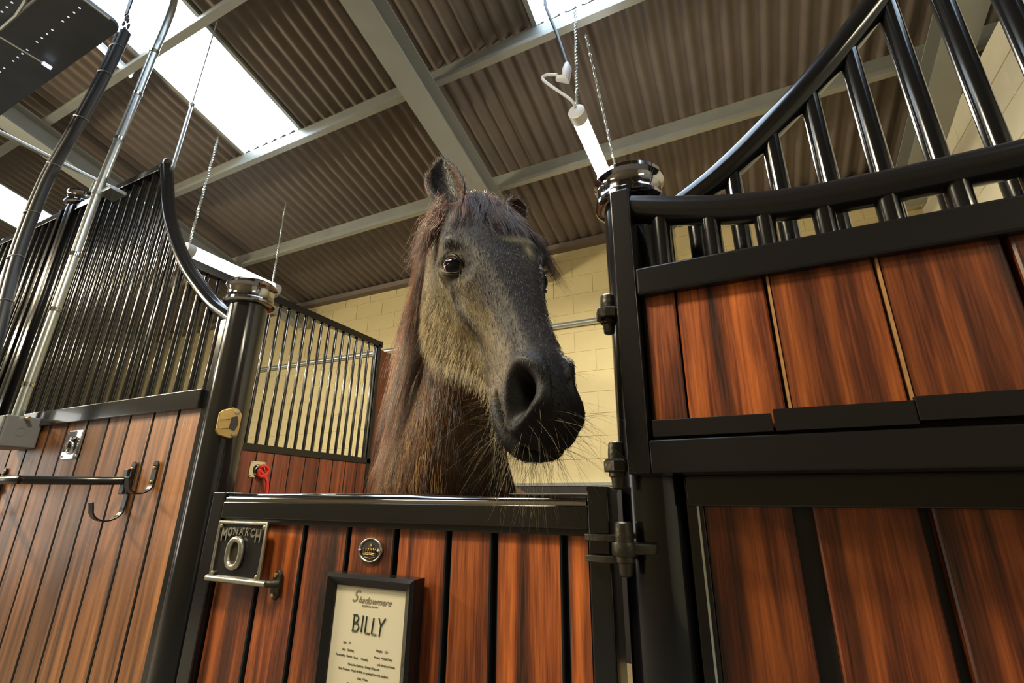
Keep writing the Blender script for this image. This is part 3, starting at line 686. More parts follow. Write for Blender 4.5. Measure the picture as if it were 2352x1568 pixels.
# slim batten under the roof, far left
bt = thing('batten_light', (-4.2, 1.2, 4.6), 'slim white strip light fixed under the roof at upper left', 'lamp')
a_, b_ = at(192, 74, Z=4.62), at(302, 176, Z=4.56)
MB().tube([a_, b_], 0.017, 12).build('lit_tube', mat('dim_lit_tube', (1, 1, 1), .3, emit=(.9, .93, 1), es=1.1), bt, smooth=True)
MB().tube([a_ + Vector((0, 0, .03)), b_ + Vector((0, 0, .03))], 0.02, 8).build('batten', M['white_pl'], bt, smooth=True)
# pole hanging between rooflight frame and the top of the left front
tp_ = Vector((-4.08, 1.77, zr(1.77) - 0.02)); bt_ = Vector((-2.54, 1.075, 2.93))
dp = thing('drop_rod', tuple(bt_), 'thin pale rod from the rooflight frame to the top of the left curved rail', 'rod')
MB().tube([at(396, 386, Y=1.075), at(440, 242, Y=1.30)], 0.010, 12).build('rod', M['galv'], dp, smooth=True)
p = at(440, 242, Y=1.30); MB().lathe(tuple(p), [(0.006, -0.02), (0.016, -0.012), (0.016, 0.012), (0.006, 0.02)], 14).build('ball_end', M['galv'], dp, smooth=True)
MB().tube([p, Vector((p.x - 0.02, p.y + 0.02, zr(p.y) + 0.02))], 0.004, 8).build('hanger_wire', M['galv'], dp, smooth=True)
# level pipe above the tall post
lv = thing('overhead_pipe', (-3.4, 0.4, 3.12), 'long pale pipe running out level above the tall left post', 'pipe')
MB().tube([(-3.40, -0.6, 3.118), (-3.40, 1.42, 3.118)], 0.013, 14).build('pipe', M['galv'], lv, smooth=True)
MB().tube([(-3.42, 1.10, 3.02), (-3.40, 1.10, 3.118)], 0.010, 10).build('stub', M['galv'], lv, smooth=True)
# twin black hoses tied together, slung from a strap
hp = [at(283, 78, Y=0.80), at(262, 125, Y=0.80), at(230, 190, Y=0.80), at(170, 300, Y=0.80), at(110, 405, Y=0.80), at(62, 520, Y=0.80), at(28, 620, Y=0.80), at(0, 730, Y=0.80), at(-40, 900, Y=0.82), at(-80, 1100, Y=0.86)]
hb = thing('hose_bundle', tuple(hp[0]), 'pair of dark hoses tied together hanging at the upper left corner', 'hose')
for off in (-0.024, 0.024):
    MB().tube(smooth_pts([p + Vector((off, 0, 0)) for p in hp], 4), 0.0235, 16).build('hose', M['rubber'], hb, smooth=True)
sp = smooth_pts(hp, 4)
for i in range(3, len(sp) - 4, 4):
    q = sp[i]; d = (sp[i + 1] - sp[i - 1]).normalized(); ringp = []
    U = Vector((1, 0, 0)); U = (U - d * U.dot(d)).normalized(); W = d.cross(U)
    for k in range(17):
        a = 2 * math.pi * k / 16; ringp.append(q + U * 0.051 * math.cos(a) + W * 0.0265 * math.sin(a))
    MB().tube(ringp, 0.0032, 6, caps=False).build('cable_tie', M['grey'], hb, smooth=True)
cl = MB()
c0 = at(287, 80, Y=0.80); c1 = at(290, 34, Y=0.80)
for s in (-1, 1):
    for i in range(4):
        f = (i + 0.5) / 4; pp = c0.lerp(c1, f) + Vector((s * 0.022 * math.sin(math.pi * f), 0, 0)); cl.tube([pp + Vector((0.008 * math.cos(a), 0.004 * (i % 2), 0.014 * math.sin(a))) for a in [k * math.pi / 5 for k in range(11)]], 0.0045, 6, caps=False)
o = cl.build('chain', M['rubber'], hb, smooth=True); o['kind'] = 'stuff'
o = placed('strap', MB().prism([(-0.016, 0), (0.016, 0), (0.004, 0.45), (-0.03, 0.98), (-0.04, 0.98), (-0.07, 0.45)], -0.003, 0.003).mesh('strap', M['rubber']), tuple(c1), hb)
# solarium panel: perforated metal plate slung high on the left
sp_ = thing('heater_panel', (-2.9, -0.1, 3.3), 'big dark perforated metal panel slung at the upper left', 'heater')
rc = []
X0, X1, Y0, Y1, R = -3.62, -2.325, -1.1, 0.665, 0.05
plate = MB(); pp = []
for cx, cy, s in ((X1 - R, Y1 - R, 0), (X0 + R, Y1 - R, 1), (X0 + R, Y0 + R, 2), (X1 - R, Y0 + R, 3)):
    for k in range(7):
        a = math.pi / 2 * (s + k / 6); pp.append((cx + R * math.cos(a), cy + R * math.sin(a)))
n = len(pp)
plate.add([(x, y, 3.30) for x, y in pp] + [(x, y, 3.315) for x, y in pp] , [tuple(range(n))[::-1], tuple(range(n, 2 * n))] + [(i, (i + 1) % n, n + (i + 1) % n, n + i) for i in range(n)])
plate.build('plate', mat('dark_perforated_steel', (0.10, 0.115, 0.14), 0.4, 0.6, noise=0.2, nscale=10), sp_)
MB().box(-3.5, -2.45, -0.95, 0.50, 3.315, 3.42).build('housing', M['satin'], sp_, bevel=0.02)
MB().tube([(-2.327, -1.0, 3.297), (-2.327, 0.615, 3.297)], 0.005, 8).build('edge_trim', M['galv'], sp_, smooth=True)
hl = MB()
for j in range(7):
    yy = 0.53 - 0.14 * j
    for i in range(22):
        if (i * 7 + j * 3) % 5 == 4: continue
        hl.lathe((-3.40 + i * 0.048, yy, 3.2985), [(0.0045, 0), (0.0045, 0.001)], 8)
o = hl.build('perforation', M['hole'], sp_); o['kind'] = 'stuff'  # glowing discs stand in for daylight through the panel holes
hd2 = MB()
for j in range(14):
    for i in range(24):
        if j % 2: hd2.lathe((-3.45 + i * 0.048 , 0.60 - 0.07 * j, 3.2990), [(0.003, 0), (0.003, 0.001)], 6)
o = hd2.build('small_perforation', M['kick'], sp_); o['kind'] = 'stuff'
a_, b_ = at(0, 68, Z=3.27), at(78, 0, Z=3.27)
MB().tube([a_, b_, b_ + (b_ - a_) * .5], 0.006, 8).build('cable', M['galv'], sp_, smooth=True)
MB().tube([at(38, 35, Z=3.265), at(58, 4, Z=3.27), at(70, -30, Z=3.28)], 0.007, 8).build('cable', M['galv'], sp_, smooth=True)
MB().tube([at(0, 85, Z=3.28), at(48, 114, Z=3.28), at(100, 145, Z=3.28)], 0.004, 8).build('rod', M['galv'], sp_, smooth=True)
MB().tube([at(98, 144, Z=3.275), at(118, 157, Z=3.275)], 0.010, 10).build('clip_end', M['hole'], sp_, smooth=True)  # small glowing bulb at the end of the rod
for x, y in ((-3.5, 0.5), (-2.45, 0.5), (-3.5, -0.9), (-2.45, -0.9)):
    MB().tube([(x, y, 3.40), (x, y, zr(y) + 0.01)], 0.004, 6).build('hanger_wire', M['galv'], sp_)
# unseen aisle fixtures for the area lamps, some added only for highlights
for (x, y, z, _) in AISLE:
    t = thing('strip_light', (x, y, z), None, 'lamp', 'strip lights over the aisle', None); t['label'] = {-5.6: 'aisle strip light hung before the tall far left post', -1.25: 'short aisle strip light hung above the half door', 3.2: 'aisle strip light at the right-hand end of the passage', -8.6: 'aisle strip light nearest the far left daylight doorway', -3.6: 'aisle strip light hung closest to the opposite wall'}[x]
    MB().box(x - 0.66, x + 0.66, y - 0.07, y + 0.07, z + 0.06, z + 0.12).build('housing', M['white_pl'], t, bevel=0.01)
    for s in (-0.5, 0.5): MB().tube([(x + s, y, z + 0.08), (x + s, y, zr(y) + 0.01)], 0.005, 6).build('hanger_wire', M['galv'], t)

# added glowing panel, unseen at the far left aisle end, for bar highlights
dw = thing('window_6', (-12.88, -3.0, 1.6)); st(dw)
MB().box(-12.90, -12.87, -4.4, -1.6, 0.05, 3.0).build('pane', mat('daylit_opening', (1, 1, 1), .5, emit=(0.95, 0.95, 0.9), es=3.0), dw)
for y0, y1, z0, z1 in ((-4.5, -4.4, 0, 3.1), (-1.6, -1.5, 0, 3.1), (-4.4, -1.6, 3.0, 3.1)): MB().box(-12.90, -12.82, y0, y1, z0, z1).build('window_frame', M['beam'], dw)
# ================================================================ THE HORSE
from mathutils.bvhtree import BVHTree
rng = np.random.default_rng(11)
HS = 1.18
ROLL_A, YAW_A, PITCH_A = 4.0, 4.0, -5.0
HO = np.array([-0.539, 0.885, 1.927])
HF = np.array([0.520, -0.369, -0.771]); HR = np.array([-0.679, -0.726, -0.111]); HN = np.array([0.518, -0.581, 0.627])
HF /= np.linalg.norm(HF); HR -= HF * HR.dot(HF); HR /= np.linalg.norm(HR); HN = np.cross(HR, HF)
if HN[2] < 0: HN = -HN
def rotm(ax, deg):
    return np.array(Matrix.Rotation(math.radians(deg), 3, Vector(ax)))
_E = HO + HS * 0.01 * (HF * 20 - HN * 4)
_v = _E - np.array(CAM); _v /= np.linalg.norm(_v)
_R = rotm(_v, ROLL_A) @ rotm((0, 0, 1), YAW_A)
HF, HR, HN = _R @ HF, _R @ HR, _R @ HN
_P = rotm(HR, PITCH_A)
HF, HN = _P @ HF, _P @ HN
HO = _E - HS * 0.01 * (HF * 20 - HN * 4)
def tsq(t): t = np.asarray(t, float); return np.where(t > 24, 24 + (t - 24) * TC, t)
def tun(t): return np.where(t > 24, 24 + (t - 24) / TC, t)
TC = 0.92
def HW(t, s, n):
    t = tsq(t); return HO + HS * 0.01 * (np.multiply.outer(t, HF) + np.multiply.outer(s, HR) + np.multiply.outer(n, HN))
def HL(P): q = (np.asarray(P) - HO) / (HS * 0.01); return tun(q @ HF), q @ HR, q @ HN
def catmull(P, m):
    P = np.asarray(P, float); n = len(P); out = []
    for i in range(n - 1):
        p0, p1, p2, p3 = P[max(i - 1, 0)], P[i], P[i + 1], P[min(i + 2, n - 1)]
        for k in range(m):
            t = k / m
            out.append(0.5 * ((2 * p1) + (-p0 + p2) * t + (2 * p0 - 5 * p1 + 4 * p2 - p3) * t * t + (-p0 + 3 * p1 - 3 * p2 + p3) * t ** 3))
    out.append(P[-1]); return np.array(out)
#   t      top         w1           w2 (widest)   w3            w4            bottom
SEC = [(-5, (0, 0.0), (2.5, -0.5), (4.5, -4), (4.8, -9), (3.5, -14), (0, -15)),
       (-2, (0, 1.2), (3.5, 0.5), (6.2, -3), (6.4, -11), (4.2, -19), (0, -20)),
       (2, (0, 2.2), (4.6, 1.2), (7.3, -2), (7.2, -12), (5.2, -23), (0, -23)),
       (6, (0, 2.7), (5.4, 1.8), (8.2, -1.6), (7.6, -12.5), (5.8, -25.5), (0, -25)),
       (10, (0, 3.0), (6.0, 2.2), (9.0, -1.4), (7.8, -12.5), (6.0, -26.8), (0, -26)),
       (14, (0, 3.2), (6.5, 2.5), (9.7, -1.6), (7.7, -12.5), (5.8, -27.0), (0, -26)),
       (18, (0, 3.2), (6.4, 2.5), (10.0, -2.4), (7.4, -12), (5.4, -26.0), (0, -25)),
       (22, (0, 2.8), (5.8, 2.0), (9.2, -3.4), (7.1, -11), (5.0, -23.5), (0, -23)),
       (26, (0, 2.3), (5.0, 1.5), (7.9, -4.4), (6.8, -10), (4.6, -20.5), (0, -20.5)),
       (30, (0, 1.7), (4.2, 0.8), (6.5, -5.0), (5.9, -9.3), (3.8, -18.0), (0, -18.2)),
       (35, (0, 0.9), (3.4, 0.1), (5.1, -4.8), (4.9, -8.8), (3.1, -15.6), (0, -16.0)),
       (40, (0, 0.3), (3.0, -0.5), (4.4, -4.4), (4.3, -8.6), (2.8, -13.8), (0, -14.4)),
       (44, (0, 0.0), (2.9, -0.8), (4.3, -4.2), (4.4, -9.0), (3.5, -13.2), (0, -13.8)),
       (48, (0, -0.2), (3.1, -1.0), (4.7, -4.4), (4.7, -8.8), (4.6, -12.6), (0, -14.4)),
       (51.5, (0, -0.8), (3.3, -1.6), (5.0, -4.8), (4.7, -8.9), (4.9, -12.8), (0, -15.1)),
       (54.5, (0, -2.2), (3.2, -2.9), (4.6, -5.4), (4.5, -9.2), (4.4, -12.7), (0, -14.6)),
       (56.8, (0, -4.2), (2.6, -4.8), (3.8, -6.8), (3.8, -9.8), (2.8, -12.4), (0, -13.3)),
       (58, (0, -6.4), (1.5, -6.8), (2.1, -7.8), (2.0, -9.4), (1.5, -10.9), (0, -11.4))]
ringsL = []
for sec in SEC:
    half = np.array(sec[1:], float)
    full = np.vstack([half, half[-2:0:-1] * np.array([-1, 1])])       # closed loop of 10
    P = np.vstack([full[-1:], full, full[:2]]); c = catmull(P, 12)[12:12 + 120]
    ringsL.append(np.column_stack([np.full(120, sec[0]), c]))
ringsL = np.array(ringsL)                                              # k,120,3
RT = catmull(ringsL.reshape(len(SEC), -1), 8).reshape(-1, 120, 3)
def loft(R):
    k, n = R.shape[:2]; v = R.reshape(-1, 3); f = []
    for i in range(k - 1):
        for j in range(n): f.append((i * n + j, i * n + (j + 1) % n, (i + 1) * n + (j + 1) % n, (i + 1) * n + j))
    f.append(tuple(range(n))[::-1]); f.append(tuple((k - 1) * n + j for j in range(n)))
    return v, f
HV, HFc = [], []
def addpart(v, f):
    n0 = sum(len(a) for a in HV); HV.append(np.asarray(v, float)); HFc.extend(tuple(i + n0 for i in q) for q in f)
v, f = loft(RT); addpart(HW(v[:, 0], v[:, 1], v[:, 2]), f)
def ell_loft(secs, n=48, m=8):
    S = catmull([np.hstack(s) for s in secs], m); R = []
    for q in range(len(S)):
        c, a, b, lat = S[q, :3], S[q, 3], S[q, 4], S[q, 5:8]
        tg = S[min(q + 1, len(S) - 1), :3] - S[max(q - 1, 0), :3]; tg = tg / np.linalg.norm(tg)
        lat = lat - tg * lat.dot(tg); lat = lat / np.linalg.norm(lat); dv = np.cross(tg, lat)
        an = np.linspace(0, 2 * np.pi, n, endpoint=False)
        R.append(c + np.outer(np.cos(an) * a, lat) + np.outer(np.sin(an) * b, dv))
    v, f = loft(np.array(R)); addpart(v, f)
NECK = [((-0.562, 0.930, 1.900), .062, .075, (-.68, -.72, -.1)), ((-0.590, 0.970, 1.83), .085, .118, (-.70, -.70, -.1)), ((-0.640, 1.04, 1.72), .095, .145, (-.75, -.6, -.05)),
        ((-0.705, 1.13, 1.57), .108, .165, (-.85, -.45, 0)), ((-0.785, 1.22, 1.42), .150, .175, (-.95, -.25, 0)), ((-0.868, 1.33, 1.28), .218, .195, (-1, -.1, 0)),
        ((-0.985, 1.52, 1.13), .255, .25, (-1, 0, 0)), ((-1.10, 1.82, 1.07), .26, .30, (-1, -.1, 0)), ((-1.28, 2.30, 1.06), .30, .31, (-1, -.3, 0)),
        ((-1.42, 2.72, 1.10), .28, .27, (-1, -.3, 0)), ((-1.50, 2.97, 1.10), .20, .20, (-1, -.3, 0)), ((-1.53, 3.07, 1.08), .07, .08, (-1, -.3, 0))]
ell_loft([tuple(np.atleast_1d(x).astype(float) for x in s) for s in NECK])
def leg(pts): ell_loft([tuple(np.atleast_1d(x).astype(float) for x in ((p[0], p[1], p[2]), p[3], p[4], (1, 0, 0))) for p in pts], 24, 5)
for sx in (-0.15, 0.15):
    x = -1.02 + sx
    leg([(x, 1.66, 1.10, .08, .13), (x, 1.62, 0.85, .07, .10), (x, 1.62, 0.62, .050, .062), (x, 1.60, 0.45, .046, .050), (x, 1.61, 0.32, .028, .036), (x, 1.61, 0.20, .028, .036), (x, 1.60, 0.14, .036, .042), (x, 1.58, 0.075, .045, .055), (x, 1.57, 0.052, .052, .065)])
    x = -1.42 + sx
    leg([(x, 2.72, 1.10, .10, .20), (x, 2.66, 0.85, .09, .15), (x, 2.72, 0.68, .06, .09), (x, 2.88, 0.50, .045, .062), (x, 2.90, 0.42, .034, .048), (x, 2.87, 0.30, .028, .036), (x, 2.85, 0.17, .033, .04), (x, 2.83, 0.08, .045, .055), (x, 2.82, 0.052, .052, .065)])
# ears: curled cups
def ear(base, tip, lat, open_dir, wid, L_curve=0.0):
    base, tip, lat, od = map(lambda a: np.asarray(a, float), (base, tip, lat, open_dir))
    ax = tip - base; Ln = np.linalg.norm(ax); ax /= Ln
    od -= ax * od.dot(ax); od /= np.linalg.norm(od); lat = np.cross(ax, od)
    R = []
    T = [0, .1, .25, .45, .65, .82, .93, 1.0]; Wd = [.60, .82, 1.0, .98, .78, .48, .24, .06]; op = [.25, .75, 1, 1, .95, .9, .8, .5]
    for t, wv, o_ in zip(T, Wd, op):
        r = wid * wv; th = max(0.006, 0.0075 * (1 - .3 * t)); pts = []
        span = math.pi * (1.25 - 0.25 * t)
        for k in range(15):     # outer arc (back of ear)
            a = -span / 2 + span * k / 14
            pts.append(-od * r * math.cos(a) * 0.85 + lat * r * math.sin(a))
        r2 = r - th
        r2 = max(r2, r * .25)
        for k in range(15):     # inner arc
            a = span / 2 - span * k / 14
            dep = r2 * (1 - (1 - o_) * 1.2)
            pts.append(-od * (dep) * math.cos(a) * 0.85 + lat * r2 * math.sin(a) + od * 0.001)
        c = base + ax * Ln * t + lat * L_curve * math.sin(math.pi * t * .9) * -1
        R.append(np.array(pts) + c)
    R = catmull(np.array(R).reshape(len(R), -1), 3).reshape(-1, 30, 3)
    v, f = loft(R); addpart(v, f)
earR_b = HW(1.0, 6.0, 0.5); earR_t = np.array(at(1019, 357, Y=0.86))
earL_b = HW(1.5, -6.2, 0.5); earL_t = np.array(at(1213, 474, Y=1.00))
ear(earR_b, earR_t, None or HR, np.array([0.45, -0.85, -0.15]), 0.047, 0.012)
ear(earL_b, earL_t, HR, np.array([0.85, 0.2, 0.1]), 0.044, -0.004)
me = bpy.data.meshes.new('tmp_body')
me.from_pydata(np.vstack(HV).tolist(), [], HFc)
tmp = bpy.data.objects.new('tmp_body', me); COL.objects.link(tmp)
import bmesh
bm = bmesh.new(); bm.from_mesh(me); bmesh.ops.recalc_face_normals(bm, faces=bm.faces); bm.to_mesh(me); bm.free()
md = tmp.modifiers.new('r', 'REMESH'); md.mode = 'VOXEL'; md.voxel_size = 0.0042; md.use_smooth_shade = True
sm = tmp.modifiers.new('s', 'SMOOTH'); sm.factor = 0.5; sm.iterations = 5
bpy.context.view_layer.update()
body = bpy.data.meshes.new_from_object(tmp.evaluated_get(bpy.context.evaluated_depsgraph_get()))
bpy.data.objects.remove(tmp)
nv = len(body.vertices); co = np.empty(nv * 3, np.float32); body.vertices.foreach_get('co', co); co = co.reshape(-1, 3).astype(float)
def normals():
    a = np.empty(nv * 3, np.float32); body.vertices.foreach_get('normal', a); return a.reshape(-1, 3).astype(float)
nr = normals(); t, s, n = HL(co); sa = np.abs(s)
head = (t > -6) & (t < 62) & (sa < 13) & (n > -30) & (n < 6)
def G(ct, cs, cn, rt_, rs, rn): return np.exp(-(((t - ct) / rt_) ** 2 + ((sa - cs) / rs) ** 2 + ((n - cn) / rn) ** 2))
D = np.zeros(nv)
D += 0.9 * G(17.2, 9.2, -0.6, 2.8, 2.2, 1.5)           # brow ridge
D -= 0.8 * G(12.5, 7.0, 2.2, 2.6, 1.8, 1.8)            # hollow above the eye
D -= 1.0 * G(20.6, 9.6, -4.2, 2.0, 2.5, 1.7)           # socket
D += 0.45 * G(22.6, 9.0, -6.4, 2.4, 2.5, 1.0)          # lower lid bag
D -= 0.35 * G(25.2, 8.0, -6.2, 2.2, 2.5, 1.2)
D += 0.55 * np.exp(-((n + 7.4 + (t - 27) * -0.03) / 1.3) ** 2) * np.exp(-((t - 30) / 5.0) ** 2) * (sa > 3)      # facial crest
D -= 0.75 * np.exp(-((n + 11.5) / 2.6) ** 2) * np.exp(-((t - 32) / 4.2) ** 2) * (sa > 2.5)                       # hollow in front of the jaw
D -= 0.45 * np.exp(-((n + 3.5) / 1.8) ** 2) * np.exp(-((t - 34) / 6) ** 2) * (sa > 2.5)
D += 1.1 * G(10, 7.2, -15, 7.5, 4, 8.0)                # masseter
D -= 0.6 * G(23.5, 6.5, -17, 2.0, 4, 5.0)
D += 0.35 * G(38, 5, -10, 3, 3, 2)
D -= 0.5 * G(44, 0, -14, 2.6, 4, 2.0)                  # chin groove
D += 0.5 * G(50.5, 0, -14, 3.0, 3.2, 2.0)              # chin
# nostril: comma shaped opening with raised rim
ct, cn = 51.6, -4.0
u = (t - ct) * 0.84 - (n - cn) * 0.54; v_ = (t - ct) * 0.54 + (n - cn) * 0.84
uu = u / 3.9; vv = (v_ + 0.06 * u * u - 0.3) / 2.15
rad = np.sqrt(uu ** 2 + vv ** 2)
side = (sa > 1.5) & (t > 43) & (n > -10.5)
D += side * (0.75 * np.exp(-((rad - 1.28) / 0.36) ** 2))
D -= side * (4.2 * np.exp(-(rad / 0.80) ** 4))
# mouth line
mt = np.clip((t - 42.5) / 15.5, 0, 1); mn = -9.3 - 0.5 * np.sin(mt * 3.0) - 0.5 * np.clip((t - 53) / 5, 0, 1)
D -= 1.5 * np.exp(-((n - mn) / 0.6) ** 2) * np.clip((t - 45.5) / 1.5, 0, 1) 
D += 0.38 * np.exp(-((n - mn - 1.3) / 0.8) ** 2) * (t > 44) + 0.38 * np.exp(-((n - mn + 1.1) / 0.8) ** 2) * (t > 44)
# wrinkles and shallow muscles
D += 0.05 * np.sin(t * 2.1 + n * 1.3) * G(24, 9, -7, 4, 4, 2)
co += nr * (D * head * HS * 0.01)[:, None]
body.vertices.foreach_set('co', co.astype(np.float32).ravel()); body.update()
EYES = {}
for sd in (1, -1):
    c = HW(20.3, sd * 7.75, -3.6); R = 0.0295
    outw = HR * sd * 0.72 + HF * 0.26 + HN * 0.38; outw /= np.linalg.norm(outw)
    e1 = HF * 0.75 + HN * 0.66; e1 = e1 - outw * e1.dot(outw); e1 /= np.linalg.norm(e1); e2 = np.cross(outw, e1)
    if e2.dot(HN) < 0: e2 = -e2
    c = c + outw * 0.001
    EYES[sd] = (c, R, outw, e1, e2)
    q = co - c; x_, y_, h_ = q @ e1, q @ e2, q @ outw
    y2 = y_ + 0.0030 * (x_ / 0.0285); r2 = x_ ** 2 + y_ ** 2
    rho = np.sqrt((x_ / 0.0285) ** 2 + (y2 / np.where(y2 > 0, 0.0212, 0.0172)) ** 2)
    near = (h_ > -0.02) & (r2 < 0.065 ** 2)
    hb = np.sqrt(np.maximum(R * R - r2, 0)) - 0.007
    hl_ = np.sqrt(np.maximum((1.10 * R) ** 2 - r2, (0.55 * R) ** 2)) + 0.0014 * np.exp(-((rho - 1.45) / 0.18) ** 2) - 0.0022 * np.exp(-((rho - 1.85) / 0.16) ** 2) * (y2 > 0)
    wt = 1 - np.clip((rho - 1.2) / 1.5, 0, 1); wt = wt * wt * (3 - 2 * wt)
    hn_ = np.where(rho < 1.0, np.minimum(hb, h_), h_ * (1 - wt) + hl_ * wt)
    co[near] += (outw[None] * (hn_ - h_)[:, None])[near]
body.vertices.foreach_set('co', co.astype(np.float32).ravel()); body.update()
nr = normals()
# coat colours: the animal's own patches, with mouth groove and nostrils painted darker
t, s, n = HL(co); sa = np.abs(s)
def lp(a, b_, f): return a + (b_ - a) * np.clip(f, 0, 1)[:, None]
sstep = lambda a, b_, x: np.clip((x - a) / (b_ - a), 0, 1) ** 2 * (3 - 2 * np.clip((x - a) / (b_ - a), 0, 1))
nse = (np.sin(co[:, 0] * 61 + 3 * np.sin(co[:, 2] * 43)) * np.sin(co[:, 1] * 57 + 2 * np.sin(co[:, 0] * 71)) * np.sin(co[:, 2] * 49 + co[:, 1] * 20)) 
dark = np.array([0.024, 0.019, 0.019]); brown = np.array([0.125, 0.088, 0.034]); black = np.array([0.0065, 0.0055, 0.006]); rust = np.array([0.20, 0.085, 0.035])
col = np.tile(rust, (nv, 1)); col = lp(col, np.array([0.13, 0.075, 0.035]), 0.5 + nse)
hd_ = (t > -3) & (sa < 12) & (n > -31) & (n < 7) & head
cheek = sstep(-1.0, -6.5, n + nse * 1.5) * sstep(46, 36, t)
hc = lp(np.tile(dark, (nv, 1)), brown, cheek)
# darker vein of coat running from the eye down the face
hc = lp(hc, dark * 1.1, np.exp(-((n + 7 + (t - 22) * 0.12) / 1.6) ** 2) * sstep(21, 24, t) * sstep(40, 34, t) * 0.9)
hc = lp(hc, np.array([0.15, 0.115, 0.08]), sstep(36, 41, t) * sstep(49, 45, t) * sstep(-2, -5, n) * 0.8)
hc = lp(hc, black, sstep(46.0, 49.5, t + nse - 5.5 * sstep(-5.5, -8.5, n) * sstep(-0.5, 2.0, s) * (n > mn)))
hc = lp(hc, black, sstep(44, 48, t) * (n < mn) * 0.85)
hc = lp(hc, black, np.exp(-((np.sqrt((t - 20.4) ** 2 + (n + 4) ** 2) - 2.4) / 0.8) ** 2) * (sa > 6) * 0.7)
hc = lp(hc, black, np.exp(-((n - mn) / 0.5) ** 2) * (t > 46) * 0.95)
hc = lp(hc, np.array([0.22, 0.16, 0.08]), np.exp(-((n - mn - 0.9) / 0.4) ** 2) * (t > 43) * (t < 54) * 0.7)
hc = lp(hc, black, side * np.exp(-(rad / 0.95) ** 6))
star = 1.25 * np.exp(-((t - 17.3 - (s + 3) * 0.25) / 1.1) ** 2 - ((s + 3.2) / 3.0) ** 2) + 0.8 * np.exp(-((t - 20.5) / 1.8) ** 2 - ((s + 3.6) / 0.8) ** 2)
hc = lp(hc, np.array([0.50, 0.43, 0.26]), np.clip(star, 0, 1) * (n > 0) * 0.85)
k_ = sstep(-3, 4, t) * hd_
col = lp(col, hc, k_)
earm = (np.linalg.norm(co - (earR_b + earR_t) / 2, axis=1) < 0.11) & (t < 0.5)
ear2 = (np.linalg.norm(co - (earL_b + earL_t) / 2, axis=1) < 0.10) & (t < 0.5)
col[earm | ear2] = np.array([0.010, 0.006, 0.004])
col[ear2] = np.array([0.055, 0.030, 0.030])
# hooves
col[co[:, 2] < 0.11] = (0.05, 0.045, 0.04)
ca = body.color_attributes.new('coat', 'FLOAT_COLOR', 'POINT')
ca.data.foreach_set('color', np.column_stack([col, np.ones(nv)]).astype(np.float32).ravel())
mcoat, nt, b_ = new_mat('horse_coat')
at_ = nt.nodes.new('ShaderNodeAttribute'); at_.attribute_name = 'coat'; nt.links.new(at_.outputs['Color'], b_.inputs['Base Color'])
b_.inputs['Roughness'].default_value = 0.55; b_.inputs['Specular IOR Level'].default_value = 0.22
tcn = nt.nodes.new('ShaderNodeTexCoord'); nn_ = nt.nodes.new('ShaderNodeTexNoise'); nn_.inputs['Scale'].default_value = 220
nt.links.new(tcn.outputs['Object'], nn_.inputs['Vector']); bpn = nt.nodes.new('ShaderNodeBump'); bpn.inputs['Strength'].default_value = 0.25; bpn.inputs['Distance'].default_value = 0.002
nt.links.new(nn_.outputs['Fac'], bpn.inputs['Height']); nt.links.new(bpn.outputs[0], b_.inputs['Normal'])
mhair, nt, b2 = new_mat('horse_hair')
a2 = nt.nodes.new('ShaderNodeAttribute'); a2.attribute_name = 'tint'; nt.links.new(a2.outputs['Color'], b2.inputs['Base Color'])
b2.inputs['Roughness'].default_value = 0.40; b2.inputs['Specular IOR Level'].default_value = 0.4
body.materials.clear(); body.materials.append(mcoat); body.shade_smooth()
HORSE = thing('horse', (-0.9, 1.9, 0.05), 'dark bay horse looking out over the half door', 'horse')
ho = placed('body', body, (0, 0, 0), HORSE)
bvh = BVHTree.FromPolygons(co.tolist(), [tuple(p.vertices) for p in body.polygons])

